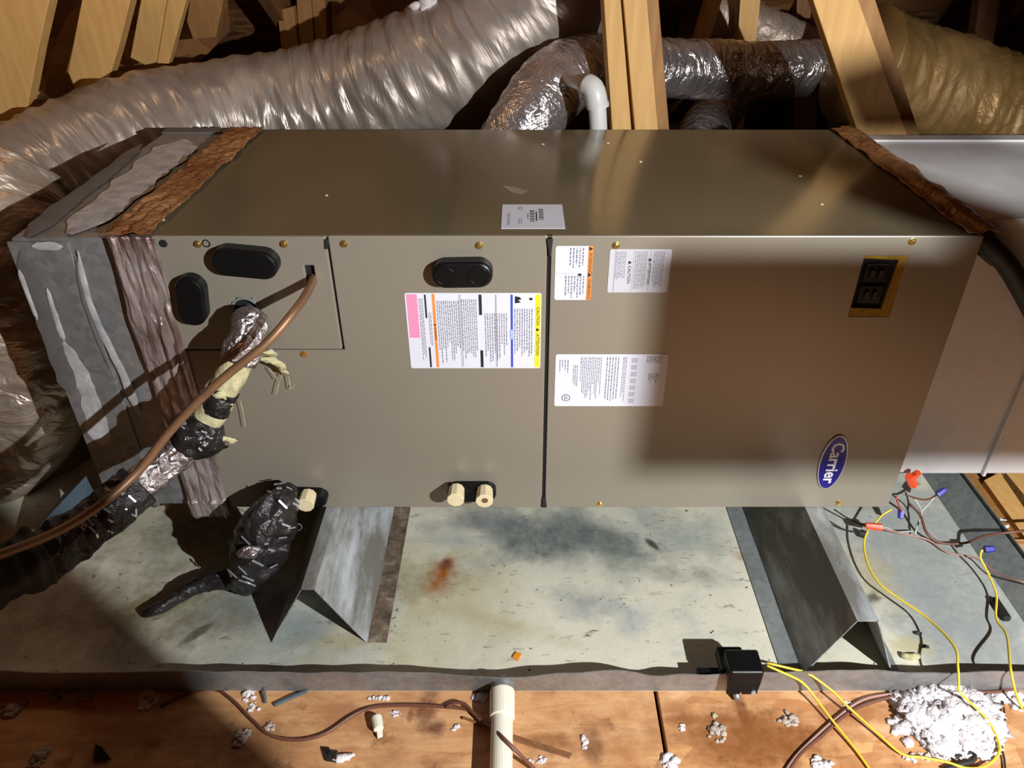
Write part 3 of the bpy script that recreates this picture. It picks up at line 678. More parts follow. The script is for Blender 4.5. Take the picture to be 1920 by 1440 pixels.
def ft(u, v):
    z = ZT + .002 - u * (ZT - ZB + .018); x = -.581 + v * .069 + .005 * noise.noise(Vector((z * 9, v * 2, 3)))
    h = .009 * abs(noise.noise(Vector((x * 55, z * 7, 0)))) + .004 * noise.noise(Vector((x * 120, z * 30, 2)))
    return Vector((x, -.0035 - h * (1 if .05 < v < .95 else .3) - (.004 if u > .93 else 0), z))
tapestrip('foil_tape', lp, ft, 110, 26, M['tape'], label='crinkled pinkish foil tape down the front joint')
def tt(u, v):
    y = -.004 + u * (AYB + .004); x = -.583 + v * .066 + .007 * noise.noise(Vector((y * 12, v * 2, 8)))
    h = .004 * noise.noise(Vector((x * 60, y * 25, 0))) + .003 * noise.noise(Vector((x * 140, y * 70, 2)))
    return Vector((x, y, ZT + .006 + h))
tapestrip('foil_tape', lp, tt, 120, 20, M['tape_reflect'], label='foil tape along the top joint, coloured brown for reflected wood')

# ================================================================== FLEX DUCTS
def flex(name, label, cat, pts, r, mat, k=64, step=.008, pitch=.045, amp=.012, wr=.035, seed=0, group='flexible ducts around the cabinet', loc=None):
    def rf(L, a, p):
        h = math.sin(2 * math.pi * (L / pitch) + a)
        w1 = noise.noise(Vector((L * 26 + math.sin(a) * 1.2, math.cos(a) * 1.3 + seed, math.sin(a) * 1.3)))
        w2 = noise.noise(Vector((L * 70 + math.sin(a * 1) * 2, math.cos(a) * 3 + seed, math.sin(a) * 3)))
        w0 = noise.noise(Vector((L * 6, math.cos(a) + seed, math.sin(a))))
        crease = -abs(w1) * wr * 1.4
        return 1 + amp * h + crease + wr * .35 * w2 + wr * .9 * w0
    o = MB().tube(pts, r, k, step, rf).build(name, mat, smooth=True)
    return tag(o, label, cat, group)
flex('flexible_duct', 'largest foil duct sweeping across the back above the cabinet', 'duct',
     [Py(-330, 640, .28), Py(-190, 500, .36), Py(-60, 425, .48), Py(90, 345, .66), Py(260, 268, .82), Py(430, 228, .95), Py(600, 205, 1.02), Py(760, 160, 1.04), Py(900, 95, 1.06), Py(1000, 10, 1.1), Py(1070, -80, 1.15)],
     lambda t: .148 + .03 * min(1, max(0, t - .55) * 3), M['foil'], 96, .006, .055, .010, .05, 1)
flex('flexible_duct', 'silver duct bending up behind the big duct and running right behind the double stud', 'duct',
     [Py(925, 330, .72), Py(985, 235, .74), Py(1035, 165, .80), Py(1095, 132, .92), Py(1180, 128, 1.10), Py(1300, 130, 1.22), Py(1430, 132, 1.28), Py(1540, 126, 1.34), Py(1620, 110, 1.5), Py(1680, 80, 1.8)],
     lambda t: .082 - .008 * t, M['foil_bright'], 72, .006, .04, .012, .05, 5)
flex('flexible_duct', 'dull yellowed duct arching at the right behind the plenum', 'duct',
     [Py(1610, 120, 1.12), Py(1680, 150, 1.14), Py(1790, 185, 1.15), Py(1910, 240, 1.14), Py(2040, 300, 1.12), Py(2180, 370, 1.08)],
     lambda t: .150 + .014 * t, M['kraft'], 80, .008, .09, .008, .06, 9)
flex('flexible_duct', 'small silver duct seen low between stud and truss behind the cabinet', 'duct',
     [Py(1290, 330, 1.02), Py(1325, 240, 1.30), Py(1370, 175, 1.6), Py(1400, 120, 2.0)], .075, M['foil_bright'], 48, .008, .035, .02, .05, 12)
flex('flexible_duct', 'grey duct high at the back behind the thin truss webs', 'duct',
     [Py(1320, 25, 1.62), Py(1400, 50, 1.62), Py(1510, 100, 1.62), Py(1600, 190, 1.62)], .075, M['foil_dusty'], 48, .01, .05, .015, .04, 14)
flex('flexible_duct', 'crumpled dusty duct hanging down left of the streaked plenum', 'duct',
     [Py(20, 350, .40), Py(-12, 450, .30), Py(0, 560, .26), Py(30, 680, .24), Py(20, 790, .24), Py(-60, 880, .24), Py(-200, 940, .2)],
     lambda t: .115 + .02 * t, M['foil_dusty'], 72, .007, .06, .012, .10, 20)
flex('flexible_duct', 'yellowed duct lying on the attic floor at far left under the dusty duct', 'duct',
     [Py(150, 900, .32), Py(60, 850, .30), Py(-80, 800, .28), Py(-240, 760, .25)], .09, M['kraft'], 56, .008, .06, .01, .08, 24)
flex('flexible_duct', 'dark duct drooping behind the right truss web', 'duct',
     [Py(1570, 170, 1.5), Py(1585, 230, 1.45), Py(1600, 300, 1.4)], .05, M['foil_dusty'], 40, .008, .03, .03, .05, 27)

# PVC vent elbow behind the cabinet
t = thing('pvc_elbow', 'white plastic pipe with elbow rising behind the cabinet beside the double stud', 'pipe', Py(1122, 240, .62) - Vector((0, 0, .12)))
e = Py(1112, 165, .62)
MB().tube([Py(1123, 262, .62), Py(1121, 215, .62), Py(1119, 196, .62)], .0185, 24, .02).build('pipe', M['pvc_white'], t, smooth=True)
MB().tube([Py(1120, 200, .62), Py(1117, 180, .62), Py(1112, 166, .625), Py(1100, 158, .64)], .0225, 24, .006).build('elbow', M['pvc_white'], t, smooth=True)
MB().tube([Py(1104, 160, .64), Py(1080, 150, .70), Py(1050, 138, .80)], .0185, 24, .02).build('pipe', M['pvc_white'], t, smooth=True)
MB().tube([Py(1121, 201, .62), Py(1120, 192, .62)], .0235, 24, .004).build('coupling_rim', M['pvc_white'], t, smooth=False)

# ================================================================== TRUSS MEMBERS
def stud(poly, Y, label, mat='stud', depth=.05, side=None, name='truss_web', skew=0, cat='framing board', group='roof truss members'):
    pts = [Py(u, v, Y) for u, v in poly]
    o = MB().prism(pts, (skew, depth, 0)).build(name, M[mat], bevel=.002)
    return tag(o, label, cat, group)
stud([(1128, -60), (1159, -60), (1191, 330), (1153, 330)], .70, 'pale pine stud behind the cabinet, left half of the pair', depth=.089)
stud([(1163, -60), (1208, -60), (1241, 330), (1198, 330)], .705, 'pale pine stud behind the cabinet, right half of the pair', depth=.089)
stud([(1156, -60), (1166, -60), (1201, 330), (1189, 330)], .73, 'brown strip between the paired studs', 'rafter', depth=.04)
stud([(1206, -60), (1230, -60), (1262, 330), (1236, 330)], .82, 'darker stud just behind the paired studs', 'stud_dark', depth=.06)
stud([(1504, -60), (1588, -60), (1740, 360), (1646, 360)], .62, 'broad slanting truss web crossing in front of the right duct', 'stud', depth=.04)
stud([(1570, -60), (1622, -60), (1760, 360), (1712, 360)], .665, 'second slanting board right behind the broad slanting web', 'stud_dark', depth=.05)
stud([(1392, -60), (1432, -60), (1414, 120), (1378, 330), (1366, 330)], 1.46, 'thin upright truss web seen above and below the silver duct', 'stud', depth=.06)
stud([(1345, -60), (1372, -60), (1322, 105), (1297, 105)], 1.47, 'thin leaning truss web above the silver duct', 'stud', depth=.06)
stud([(1296, -60), (1330, -60), (1290, 105), (1262, 105)], 2.0, 'dim leaning web behind the thin leaning one', 'rafter', depth=.06)
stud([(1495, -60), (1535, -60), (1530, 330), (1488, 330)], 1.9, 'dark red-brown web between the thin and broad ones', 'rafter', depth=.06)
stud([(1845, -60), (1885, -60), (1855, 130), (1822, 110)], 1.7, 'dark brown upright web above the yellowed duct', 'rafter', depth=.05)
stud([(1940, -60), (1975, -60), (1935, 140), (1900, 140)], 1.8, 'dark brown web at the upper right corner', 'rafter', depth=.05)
stud([(-120, -60), (106, -60), (72, 90), (45, 235), (20, 282), (-140, 300)], .80, 'widest pale rafter at the upper left corner', depth=.04, name='truss_rafter')
stud([(165, -60), (260, -60), (222, 90), (193, 186), (150, 190), (127, 135)], .98, 'second pale rafter from the left with pointed cut end', depth=.04, name='truss_rafter')
stud([(275, -60), (322, -60), (292, 118), (272, 122), (244, 108)], 1.16, 'third rafter from the left, broad face', 'stud', depth=.04, name='truss_rafter')
stud([(324, -60), (366, -60), (316, 120), (294, 119)], 1.165, 'third rafter from the left, bright narrow side board', 'stud', depth=.03, name='truss_rafter')
stud([(365, -60), (432, -60), (404, 70), (362, 74), (350, 40)], 1.36, 'fourth rafter from the left, short and shadowed', 'stud_dark', depth=.04, name='truss_rafter')
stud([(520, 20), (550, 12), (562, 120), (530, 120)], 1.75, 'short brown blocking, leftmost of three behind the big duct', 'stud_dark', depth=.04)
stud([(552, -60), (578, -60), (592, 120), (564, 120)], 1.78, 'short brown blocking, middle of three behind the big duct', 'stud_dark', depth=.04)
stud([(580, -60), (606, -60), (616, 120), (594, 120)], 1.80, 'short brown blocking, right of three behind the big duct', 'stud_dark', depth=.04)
# sheathing panel behind left rafters and gable panel in the middle
stud([(40, -60), (420, -60), (430, 60), (300, 190), (120, 260), (30, 300)], 1.55, 'brown sheathing panel behind the left rafters', 'osb', depth=.012, name='sheathing_panel', cat='panel', group='sheathing panels')
stud([(610, -60), (860, -60), (760, 60), (640, 130), (612, 130)], 1.86, 'yellow-brown sheathing panel above the big duct', 'osb', depth=.012, name='sheathing_panel', cat='panel', group='sheathing panels')

# unseen boards, added and shaped to cast shadows in the torch beam
def toplane(P, Y=-1.06):
    P = Vector(P); k = (Y - KEY.y) / (P.y - KEY.y); return KEY + (P - KEY) * k
post = thing('shadow_post', 'unseen added post that shades the lower left', 'framing board', (.42, -1.06, 0))
MB().box(.36, .503, -1.085, -1.05, .0, 1.98).build('shadow_post_board', M['rafter'], post)  # added blocker, darkens the floor and pan at lower left
br = thing('shadow_frame', 'unseen added brace on a post, casting shadows on the cabinet and truss web', 'framing board', (1.45, -1.06, -.002))
MB().box(1.44, 1.50, -1.09, -1.05, -.002, 1.9).build('shadow_post_board', M['rafter'], br)
a, b = toplane((.195, 0, .621)), toplane((.195, 0, .224))
MB().box(a.x, 1.44, -1.064, -1.056, b.z, a.z).build('shadow_board', M['rafter'], br)  # added blocker for the rectangular shadow on the cabinet front
bp = [toplane(Pz(u, v, ZT)) for u, v in ((1385, 284), (1569, 268), (1763, 347), (1960, 405))]; bq = [toplane(Pz(u, v, ZT)) for u, v in ((1960, 500), (1729, 428), (1464, 325))]
MB().prism(bp + [Vector((1.44, -1.06, bp[-1].z)), Vector((1.44, -1.06, bq[0].z))] + bq, (0, .006, 0)).build('shadow_slat', M['rafter'], br)  # added blocker, outline traced back from the shadow band on the top panel
bu = [toplane(Py(1530, 135, .62)), toplane(Py(1690, 85, .62)), toplane(Py(1830, 268, .62)), toplane(Py(1590, 268, .62))]
MB().prism(bu, (0, .006, 0)).build('shadow_gusset', M['rafter'], br)  # added blocker, shades the lower half of the slanting web

# ================================================================== LINE SET
ls = thing('insulated_pipe', 'thick refrigerant pipe wrapped in foil, foam and black tape going down left', 'pipe', Py(330, 855, -.16))
LP = [Py(463, 578, .03), Py(470, 598, -.03), Py(462, 640, -.062), Py(428, 712, -.09), Py(385, 790, -.112), Py(330, 852, -.14), Py(262, 908, -.18), Py(190, 968, -.23), Py(90, 1035, -.29), Py(-60, 1105, -.36), Py(-200, 1150, -.40)]
def lump(seed, a=.12, fr=30):
    return lambda L, an, p: 1 + a * noise.noise(Vector((L * fr + seed, math.cos(an) * 1.3, math.sin(an) * 1.3))) + a * .5 * noise.noise(Vector((L * fr * 3, math.cos(an) * 3, math.sin(an) * 3 + seed)))
C = spline(LP, .004); NC = len(C)
def near(u, v):
    best, bi = 1e9, 0
    for i, p in enumerate(C):
        q = p - CAM; zc = q.dot(_F); pu = CX + FPX * q.x / zc; pv = CY - FPX * q.dot(_U) / zc
        d = (pu - u) ** 2 + (pv - v) ** 2
        if d < best: best, bi = d, i
    return bi
def seg(name, u0, v0, u1, v1, r, mat, a=.12, seed=0, label=None, fr=30):
    i0, i1 = (0 if u0 is None else near(u0, v0)), (NC - 1 if u1 is None else near(u1, v1))
    return MB().tube(C[i0:i1 + 1], r, 28, raw=True, rfn=lump(seed, a, fr)).build(name, mat, ls, smooth=True, label=label)
seg('suction_pipe', None, 0, 470, 612, .013, M['galv_dark'], .02, 1, 'grey bare pipe end')
seg('foil_wrap', 468, 600, 448, 680, .0265, M['pipefoil'], .16, 2, 'bright crinkled foil wrap', 50)
seg('foam_sleeve', 452, 672, 372, 808, .0215, M['foam'], .16, 3, 'torn yellow foam')
seg('tape_wrap', 420, 728, 396, 768, .0222, M['blacktape'], .3, 4, 'dull black tape')
seg('tape_knot', 388, 785, 345, 842, lambda t: .026 + .012 * math.sin(math.pi * t), M['blacktape'], .25, 5, 'bulky black tape knot')
seg('foil_wrap', 350, 835, 255, 912, .0255, M['pipefoil'], .16, 6, 'bright crinkled foil wrap', 40)
seg('tape_wrap', 262, 906, 70, 1050, lambda t: .030 + .006 * t, M['blacktape'], .2, 7, 'black printed tape')
seg('tape_wrap', 80, 1040, None, 0, .038, M['blackmat'], .25, 8, 'dark rough insulation')
# printed white dashes on black tape
def dashes(parent, C_, i0, i1, rfun, n_, seed, L=.014, W=.0035):
    rr = random.Random(seed); m = MB()
    for _ in range(n_):
        i = rr.randint(i0, i1 - 4); p = C_[i]; t = (C_[i + 1] - C_[i - 1]).normalized(); tocam = (CAM - p).normalized()
        a = rr.uniform(-1.0, 1.0); s_ = t.cross(tocam).normalized(); up = s_.cross(t) ; up = up if up.dot(tocam) > 0 else -up
        nrm = up * math.cos(a) + s_ * math.sin(a); tan = t.cross(nrm); c = p + nrm * (rfun(i) * 1.05)
        d = (tan * rr.choice((1, .8)) + t * rr.uniform(-.4, .4)).normalized(); e = d.cross(nrm)
        l = L * rr.uniform(.3, 1) / 2; w_ = W * rr.uniform(.5, 1) / 2
        m.prism([c - d * l - e * w_, c + d * l - e * w_, c + d * l + e * w_, c - d * l + e * w_], nrm * .0012)
    return m.build('printed_marks', M['silver'], parent, kind='stuff')
dashes(ls, C, near(240, 925), near(130, 1010), lambda i: .031, 26, 3)
dashes(ls, C, near(385, 790), near(350, 835), lambda i: .037, 12, 4)
# hanging foam rags and threads
rag = MB(); 
def ragf(P0, P1, w0, w1, seed, name='torn_foam', mat=None):
    m = MB(); 
    def fn(u, v):
        p = P0.lerp(P1, u); wd = w0 + (w1 - w0) * u; q = noise.noise(Vector((u * 5, seed, v * 2)))
        return p + Vector(((v - .5) * wd * (1 + .5 * q) + .01 * noise.noise(Vector((u * 4, seed, 0))), -.006 * abs(q) - .004 * math.sin(v * 3.1), .004 * q))
    m.grid(fn, 16, 8); o = m.build(name, mat or M['foam'], ls, smooth=True); s_ = o.modifiers.new('s', 'SOLIDIFY'); s_.thickness = .003; return o
rag.b.free()
ragf(Py(488, 655, -.05), Py(540, 702, -.012), .034, .006, 1)
ragf(Py(470, 668, -.06), Py(505, 672, -.05), .02, .026, 2)
ragf(Py(388, 812, -.13), Py(436, 822, -.10), .008, .016, 3)
ragf(Py(405, 735, -.115), Py(430, 760, -.11), .02, .012, 4)
ragf(Py(352, 830, -.14), Py(420, 835, -.11), .03, .012, 5, 'tape_tail', M['blacktape'])
for q in ([(520, 690), (540, 705), (545, 730), (552, 722)], [(530, 700), (522, 722), (518, 740)], [(450, 750), (456, 775), (460, 800)], [(505, 690), (520, 712)]):
    MB().tube([Py(u, v, -.012) for u, v in q], .0006, 5, .006).build('foam_thread', M['foam'], ls)
cp = tag(MB().tube([Py(586, 512, .03), Py(586, 526, -.01), Py(574, 552, -.05), Py(550, 586, -.09), Py(498, 645, -.125), Py(427, 702, -.148), Py(368, 756, -.166), Py(316, 812, -.185), Py(258, 885, -.215), Py(190, 945, -.26), Py(110, 995, -.31), Py(20, 1032, -.36), Py(-120, 1080, -.42)],
                  .0060, 16, .006).build('copper_pipe', M['copper'], smooth=True), 'thin bare copper pipe curving from the cabinet slot down to the left', 'pipe')
# wrapped condensate trap
tr = thing('condensate_trap', 'drain trap bulkily wrapped in black printed tape hanging from the left port', 'pipe', Py(455, 1085, -.10))
TP = [Py(540, 920, -.03), Py(524, 945, -.06), Py(505, 985, -.075), Py(487, 1030, -.085), Py(465, 1075, -.09), Py(452, 1096, -.09)]
TC = spline(TP, .004); NT = len(TC)
trr = lambda t: (.019 + .027 * math.sin(math.pi * min(1, t ** .9 * 1.02)) ** 1.2 + .004 * t)
MB().tube(TC, trr, 32, raw=True, rfn=lump(11, .28, 26)).build('taped_bundle', M['blacktape'], tr, smooth=True)
dashes(tr, TC, 3, NT - 3, lambda i: trr(i / NT), 30, 9, .022, .0035)
bl = MB(); bl.blob(Py(468, 1035, -.13), .014, 5, .4, 2, (1.4, .6, 1)); bl.build('foil_patch', M['pipefoil'], tr, smooth=True)
MB().tube([Py(540, 985, -.06), Py(560, 982, -.055), Py(566, 990, -.055), Py(550, 1000, -.06)], .0006, 5, .005).build('wire_twist', M['ink'], tr)
tag(MB().tube([Pz(440, 1085, .03), Pz(405, 1090, .03), Pz(365, 1102, .028), Pz(330, 1122, .022), Pz(300, 1140, .018), Pz(270, 1150, .014)], lambda t: .018 * (1 - .55 * t), 20, .006, lump(3, .25, 40)).build('drain_hose', M['blacktape'], smooth=True),
    'short black taped hose lying in the pan left of the wrapped trap', 'hose')
# blue-grey bent sheet at the left under the pipe
tag(MB().prism([Pz(60, 1005, .05), Pz(120, 930, .10), Pz(165, 893, .16), Pz(185, 930, .12), Pz(160, 975, .07), Pz(100, 1000, .05)], (0, 0, .004)).build('bent_sheet', M['blue_sheet']), 'blue-grey bent metal sheet under the thick pipe at left', 'metal sheet')

# ================================================================== PVC DRAIN
dr = thing('drain_pipe', 'white plastic drain pipe running forward from the pan lip', 'pipe', (-.027, -.40, 0))
MB().cyl((-.027, PY0 - .018, .026), (-.0265, PY0 - .062, .025), .0192, .0188, 28).build('coupling', M['pvc'], dr, bevel=.0015)
MB().cyl((-.0265, PY0 - .06, .025), (-.024, -1.3, .020), .0162, .0162, 28).build('pipe', M['pvc'], dr, smooth=False)

# ================================================================== FLOAT SWITCH
fs0 = Pz(1405, 1255, .05)
fs = thing('float_switch', 'black float switch clipped over the pan front lip', 'switch', Vector((fs0.x, PY0, .03)))
X0, X1 = Py(1376, 1230, PY0 - .02).x, Py(1442, 1230, PY0 - .02).x
MB().box(X0, X1, PY0 - .022, PY0 + .020, .052, .078).build('housing', M['black'], fs, bevel=.004, seg=3)
MB().prism([(X0, PY0 - .020, .054), (X1, PY0 - .020, .054), (X1 - .003, PY0 - .022, .034), (X1 - .003, PY0 - .022, .024), (X1 - .026, PY0 - .022, .024), (X1 - .029, PY0 - .022, .034), (X0 + .026, PY0 - .022, .034), (X0 + .021, PY0 - .022, .024), (X0 + .002, PY0 - .022, .024), (X0 + .002, PY0 - .021, .034)], (0, .005, 0)).build('clip_leg', M['black'], fs, bevel=.001)
MB().box(X0 - .002, X1 - .012, PY0 + .003, PY0 + .05, .028, .046).build('float', M['black'], fs, bevel=.004)
MB().box(X0 - .038, X0 - .004, PY0 + .004, PY0 + .016, .030, .038).build('float_arm', M['black'], fs, bevel=.001)
MB().cyl((X1 - .010, PY0 - .0225, .031), (X1 - .010, PY0 - .0250, .031), .004, .0036, 14).build('screw', M['silver'], fs)
def wire(name, pts, r, mat, parent=None, label=None, cat='wire', group=None, step=.008):
    m = MB().tube(pts, r, 8, step)
    if parent: return m.build(name, mat, parent, smooth=True, label=label)
    return tag(m.build(name, mat, smooth=True), label, cat, group)
wire('lead_wire', [Pz(1438, 1243, .06), Pz(1480, 1253, .055), Pz(1515, 1263, .045), Pz(1560, 1295, .03), Pz(1590, 1325, .02), Pz(1640, 1370, .01), Pz(1690, 1413, .006), Pz(1730, 1420, .006), Pz(1780, 1430, .008), Pz(1810, 1440, .01), Pz(1845, 1438, .01), Pz(1872, 1415, .012), Pz(1872, 1390, .015), Pz(1852, 1350, .018), Pz(1820, 1318, .03), Pz(1798, 1296, .05)], .0019, M['ywire'], fs)
wire('lead_wire', [Pz(1438, 1248, .06), Pz(1470, 1262, .05), Pz(1505, 1280, .035), Pz(1530, 1310, .02), Pz(1560, 1350, .012), Pz(1600, 1400, .006), Pz(1640, 1455, .004), Pz(1660, 1480, .004)], .0019, M['ywire'], fs)

# ================================================================== WIRES ON THE RIGHT
def H(u, v, z): return Pz(u, v, z)
wire('yellow_wire', [H(1798, 1296, .05), H(1796, 1250, .062), H(1788, 1210, .055), H(1740, 1160, .035), H(1690, 1125, .03), H(1650, 1095, .03), H(1628, 1060, .03), H(1620, 1020, .035), H(1628, 992, .045)], .002, M['ywire'], label='long yellow wire from the orange connector across the pan to the front right', group='loose yellow wires')
wire('yellow_wire', [H(1917, 1330, .008), H(1905, 1300, .03), H(1895, 1255, .06), H(1887, 1190, .03), H(1868, 1160, .02), H(1868, 1115, .02), H(1853, 1075, .03), H(1838, 1045, .045), H(1842, 1031, .06)], .002, M['ywire'], label='yellow wire hanging over the pan lip at the far right from the blue connector', group='loose yellow wires')
wire('yellow_wire', [H(1640, 982, .045), H(1655, 965, .05), H(1672, 955, .06)], .0018, M['ywire'], label='short yellow wire above the orange connector', group='loose yellow wires')
wire('thin_cable', [H(1705, 945, .05), H(1725, 965, .04), H(1738, 1000, .025), H(1765, 1018, .015), H(1810, 1018, .02), H(1850, 1004, .05), H(1920, 995, .07), H(1990, 985, .05)], .0026, M['bwire'], label='brown sheathed cable sagging over the pan and out across the right lip', cat='cable', group='thin cables')
wire('thin_cable', [H(1652, 990, .04), H(1690, 1000, .02), H(1740, 1012, .012), H(1775, 1035, .010), H(1830, 1047, .02), H(1870, 1075, .03), H(1920, 1092, .055), H(1980, 1110, .05)], .0018, M['pwire'], label='pinkish thin wire from the orange connector to the right lip', group='thin cables')
wire('white_wire', [H(1712, 932, .05), H(1724, 950, .035), H(1728, 965, .03), H(1720, 985, .02), H(1716, 1002, .014)], .0017, M['wwire'], label='short white wire standing between the connectors', group='white wires')
wire('white_wire', [H(1727, 960, .03), H(1738, 948, .04), H(1752, 932, .06)], .0017, M['wwire'], label='white wire running up to the upper blue connector', group='white wires')
wire('white_wire', [H(1650, 988, .04), H(1665, 990, .03), H(1680, 997, .02), H(1712, 996, .014)], .0014, M['wwire'], label='faint white wire right of the orange connector', group='white wires')
wire('brown_wire', [H(1698, 928, .08), H(1725, 936, .07), H(1742, 936, .065), H(1756, 928, .065)], .0018, M['bwire'], label='short dark wire into the upper blue connector', group='thin cables')
wire('red_wire', [H(1680, 930, .09), H(1684, 945, .075), H(1690, 958, .06)], .0018, M['rwire'], label='short red wire above the middle blue connector', group='thin cables')
wire('dark_lead', [H(1564, 955, .03), H(1590, 972, .02), H(1625, 988, .03)], .0016, M['dirt'], label='dark wire under the cabinet edge leading to the orange connector', group='thin cables')
wire('dark_lead', [H(1552, 975, .02), H(1580, 992, .01), H(1604, 998, .012)], .0016, M['dirt'], label='dark wire under the cabinet edge ending at a black plug', group='thin cables')
def nut(u, v, z, u2, v2, z2, r, mat, label, grp):
    a, b = H(u, v, z), H(u2, v2, z2); d = (b - a)
    m = MB(); m.tube([a, a + d * .15, a + d * .8, b], lambda t: r * (1 if t < .25 else 1 - .35 * (t - .25)), 12, .004, lambda L, an, p: 1 + .08 * math.cos(an * 6)); m.build('wire_nut', mat, smooth=False).update_tag()
    o = [x for x in COL.objects if x.name.startswith('wire_nut')][-1]
    return o
def addnut(*a):
    before = set(o.name for o in COL.objects); nut(*a); o = [x for x in COL.objects if x.name not in before][0]; tag(o, a[-2], 'wire connector', a[-1])
addnut(1690, 958, .055, 1688, 972, .045, .0062, M['nutb'], 'blue wire connector in the middle, under the red wire', 'blue wire connectors')
addnut(1757, 928, .065, 1773, 917, .075, .0062, M['nutb'], 'upper blue wire connector near the right pan lip', 'blue wire connectors')
addnut(1846, 1030, .06, 1864, 1029, .062, .0066, M['nutb'], 'blue wire connector at the top of the right yellow wire', 'blue wire connectors')
addnut(1653, 989, .045, 1623, 985, .045, .0068, M['nuto'], 'orange wire connector lying across the long yellow wire', 'orange wire connectors')
addnut(1712, 908, .12, 1704, 893, .15, .0085, M['nuto'], 'orange wire connector at the cabinet corner, left of the crossed pair', 'orange wire connectors')
addnut(1708, 897, .14, 1722, 886, .16, .0075, M['nuto'], 'orange wire connector at the cabinet corner, right of the crossed pair', 'orange wire connectors')
p = H(1612, 999, .012); tag(MB().cyl(p, p + Vector((.010, -.006, 0)), .008, .007, 14).build('rubber_plug', M['blackmat'], bevel=.001), 'small black plug on the pan left of the orange connector', 'plug')
p = H(1873, 1138, .012); tag(MB().box(p.x - .006, p.x + .008, p.y - .026, p.y + .020, .0045, .016).build('cable_clip', M['blackmat'], bevel=.003), 'black clip under the right yellow wire', 'clip')
# thick black hose right of the cabinet
tag(MB().tube([Py(1835, 440, .07), Py(1856, 462, .06), Py(1885, 492, .055), Py(1915, 540, .05), Py(1950, 610, .05), Py(1990, 720, .05)], .0155, 16, .01).build('black_hose', M['blackmat'], smooth=True), 'thick black hose curving down over the right plenum', 'hose')
tag(MB().tube([Py(1835, 470, .07), Py(1860, 492, .075), Py(1885, 505, .075), Py(1915, 545, .07)], .005, 10, .01).build('black_cable', M['blackmat'], smooth=True), 'thin black cable under the thick hose on the right plenum', 'cable')

# ================================================================== FLOOR CABLES AND DEBRIS
z_ = .0035
wire('thermostat_cable', [H(300, 1325, z_), H(345, 1302, z_), H(400, 1292, z_), H(435, 1312, z_), H(475, 1352, z_), H(510, 1380, z_), H(560, 1387, z_), H(610, 1375, z_), H(660, 1342, z_), H(700, 1326, z_), H(760, 1322, z_), H(830, 1325, z_), H(880, 1332, z_), H(915, 1356, .02), H(945, 1385, .045), H(975, 1415, .03), H(1010, 1450, z_), H(1060, 1500, z_)], .0027, M['bwire'], label='brown cable winding over the plywood and across the drain pipe', cat='cable', group='brown floor cables')
wire('thermostat_cable', [H(835, 1325, .006), H(855, 1318, .01), H(872, 1320, .01), H(890, 1340, .008), H(905, 1352, .012)], .0026, M['bwire'], label='short loop of brown cable beside the drain pipe', cat='cable', group='brown floor cables')
wire('thermostat_cable', [H(1470, 1460, z_), H(1500, 1415, z_), H(1540, 1380, z_), H(1580, 1345, .006), H(1620, 1322, .006), H(1690, 1303, .008), H(1760, 1294, .008), H(1830, 1298, .008), H(1890, 1294, .008), H(1960, 1270, .01)], .0026, M['bwire'], label='brown cable curving along the pan front under the white insulation', cat='cable', group='brown floor cables')
wire('thermostat_cable', [H(1460, 1465, z_), H(1492, 1418, z_), H(1532, 1378, z_), H(1570, 1345, .005), H(1610, 1316, .006), H(1650, 1304, .006), H(1720, 1297, .006)], .0020, M['pwire'], label='second cable lying along the brown one at lower right', cat='cable', group='brown floor cables')
wire('thin_cable', [H(1880, 1315, .006), H(1884, 1350, .004), H(1876, 1385, .004), H(1884, 1430, .004), H(1884, 1470, .004)], .0015, M['dirt'], label='thin dark wire below the white insulation at the right edge', group='thin cables')
wire('thin_cable', [H(1805, 1340, .02), H(1820, 1375, .006), H(1832, 1405, .005), H(1826, 1425, .005)], .0018, M['dirt'], label='thin dark wire leading from the insulation to the black loop', group='thin cables')
wire('black_loop', [H(1770, 1444, .005), H(1795, 1434, .006), H(1822, 1428, .007), H(1828, 1416, .007), H(1810, 1411, .006), H(1786, 1422, .006)], .0034, M['dirt'], label='black looped strap on the plywood at lower right', cat='strap')
for i, (pts, lab) in enumerate((([H(868, 1348, .003), H(873, 1347, .003), H(920, 1365, .003), H(1000, 1392, .003), H(1072, 1415, .003)], 'thin brown stick lying under the drain pipe, upper one'),
                               ([H(960, 1385, .003), H(1010, 1402, .003), H(1068, 1420, .003)], 'thin brown stick under the drain pipe, lower one'))):
    tag(MB().tube(pts, .002, 6, .02).build('stick', M['rafter']), lab, 'stick', 'sticks on the plywood')
# insulation tufts
def tuft(u, v, r, n_, seed, label, mat='fluff', spread=1.2, z=0.0, grp='scattered insulation tufts', elong=(1, 1), small=.45):
    rr = random.Random(seed); c = H(u, v, z); m = MB()
    for i in range(n_ * 3):  # fluffy lumps
        a = rr.uniform(0, 6.283); d = math.sqrt(rr.random()) * (1 + .35 * noise.noise(Vector((math.cos(a) * 1.6, math.sin(a) * 1.6, seed))))
        s_ = r * small * rr.uniform(.45, 1) * (1.15 - .5 * d)
        q = c + Vector((math.cos(a) * d * r * spread * elong[0], math.sin(a) * d * r * spread * elong[1], 0))
        m.blob(q + Vector((0, 0, s_ * .4)), s_ * 1.25, seed + i, .8, 3 if n_ > 20 else 2, (rr.uniform(.8, 1.5), rr.uniform(.8, 1.4), .7), 4.2)
    tag(m.build('insulation_tuft', M[mat], smooth=True), label, 'insulation', grp)
tuft(1772, 1345, .030, 46, 3, 'large white pile of loose insulation on the plywood at lower right', spread=2.0, elong=(1.15, .85), grp=None, small=.68)
tuft(1700, 1370, .016, 9, 4, 'white insulation spilling from the left side of the large pile', spread=1.4)
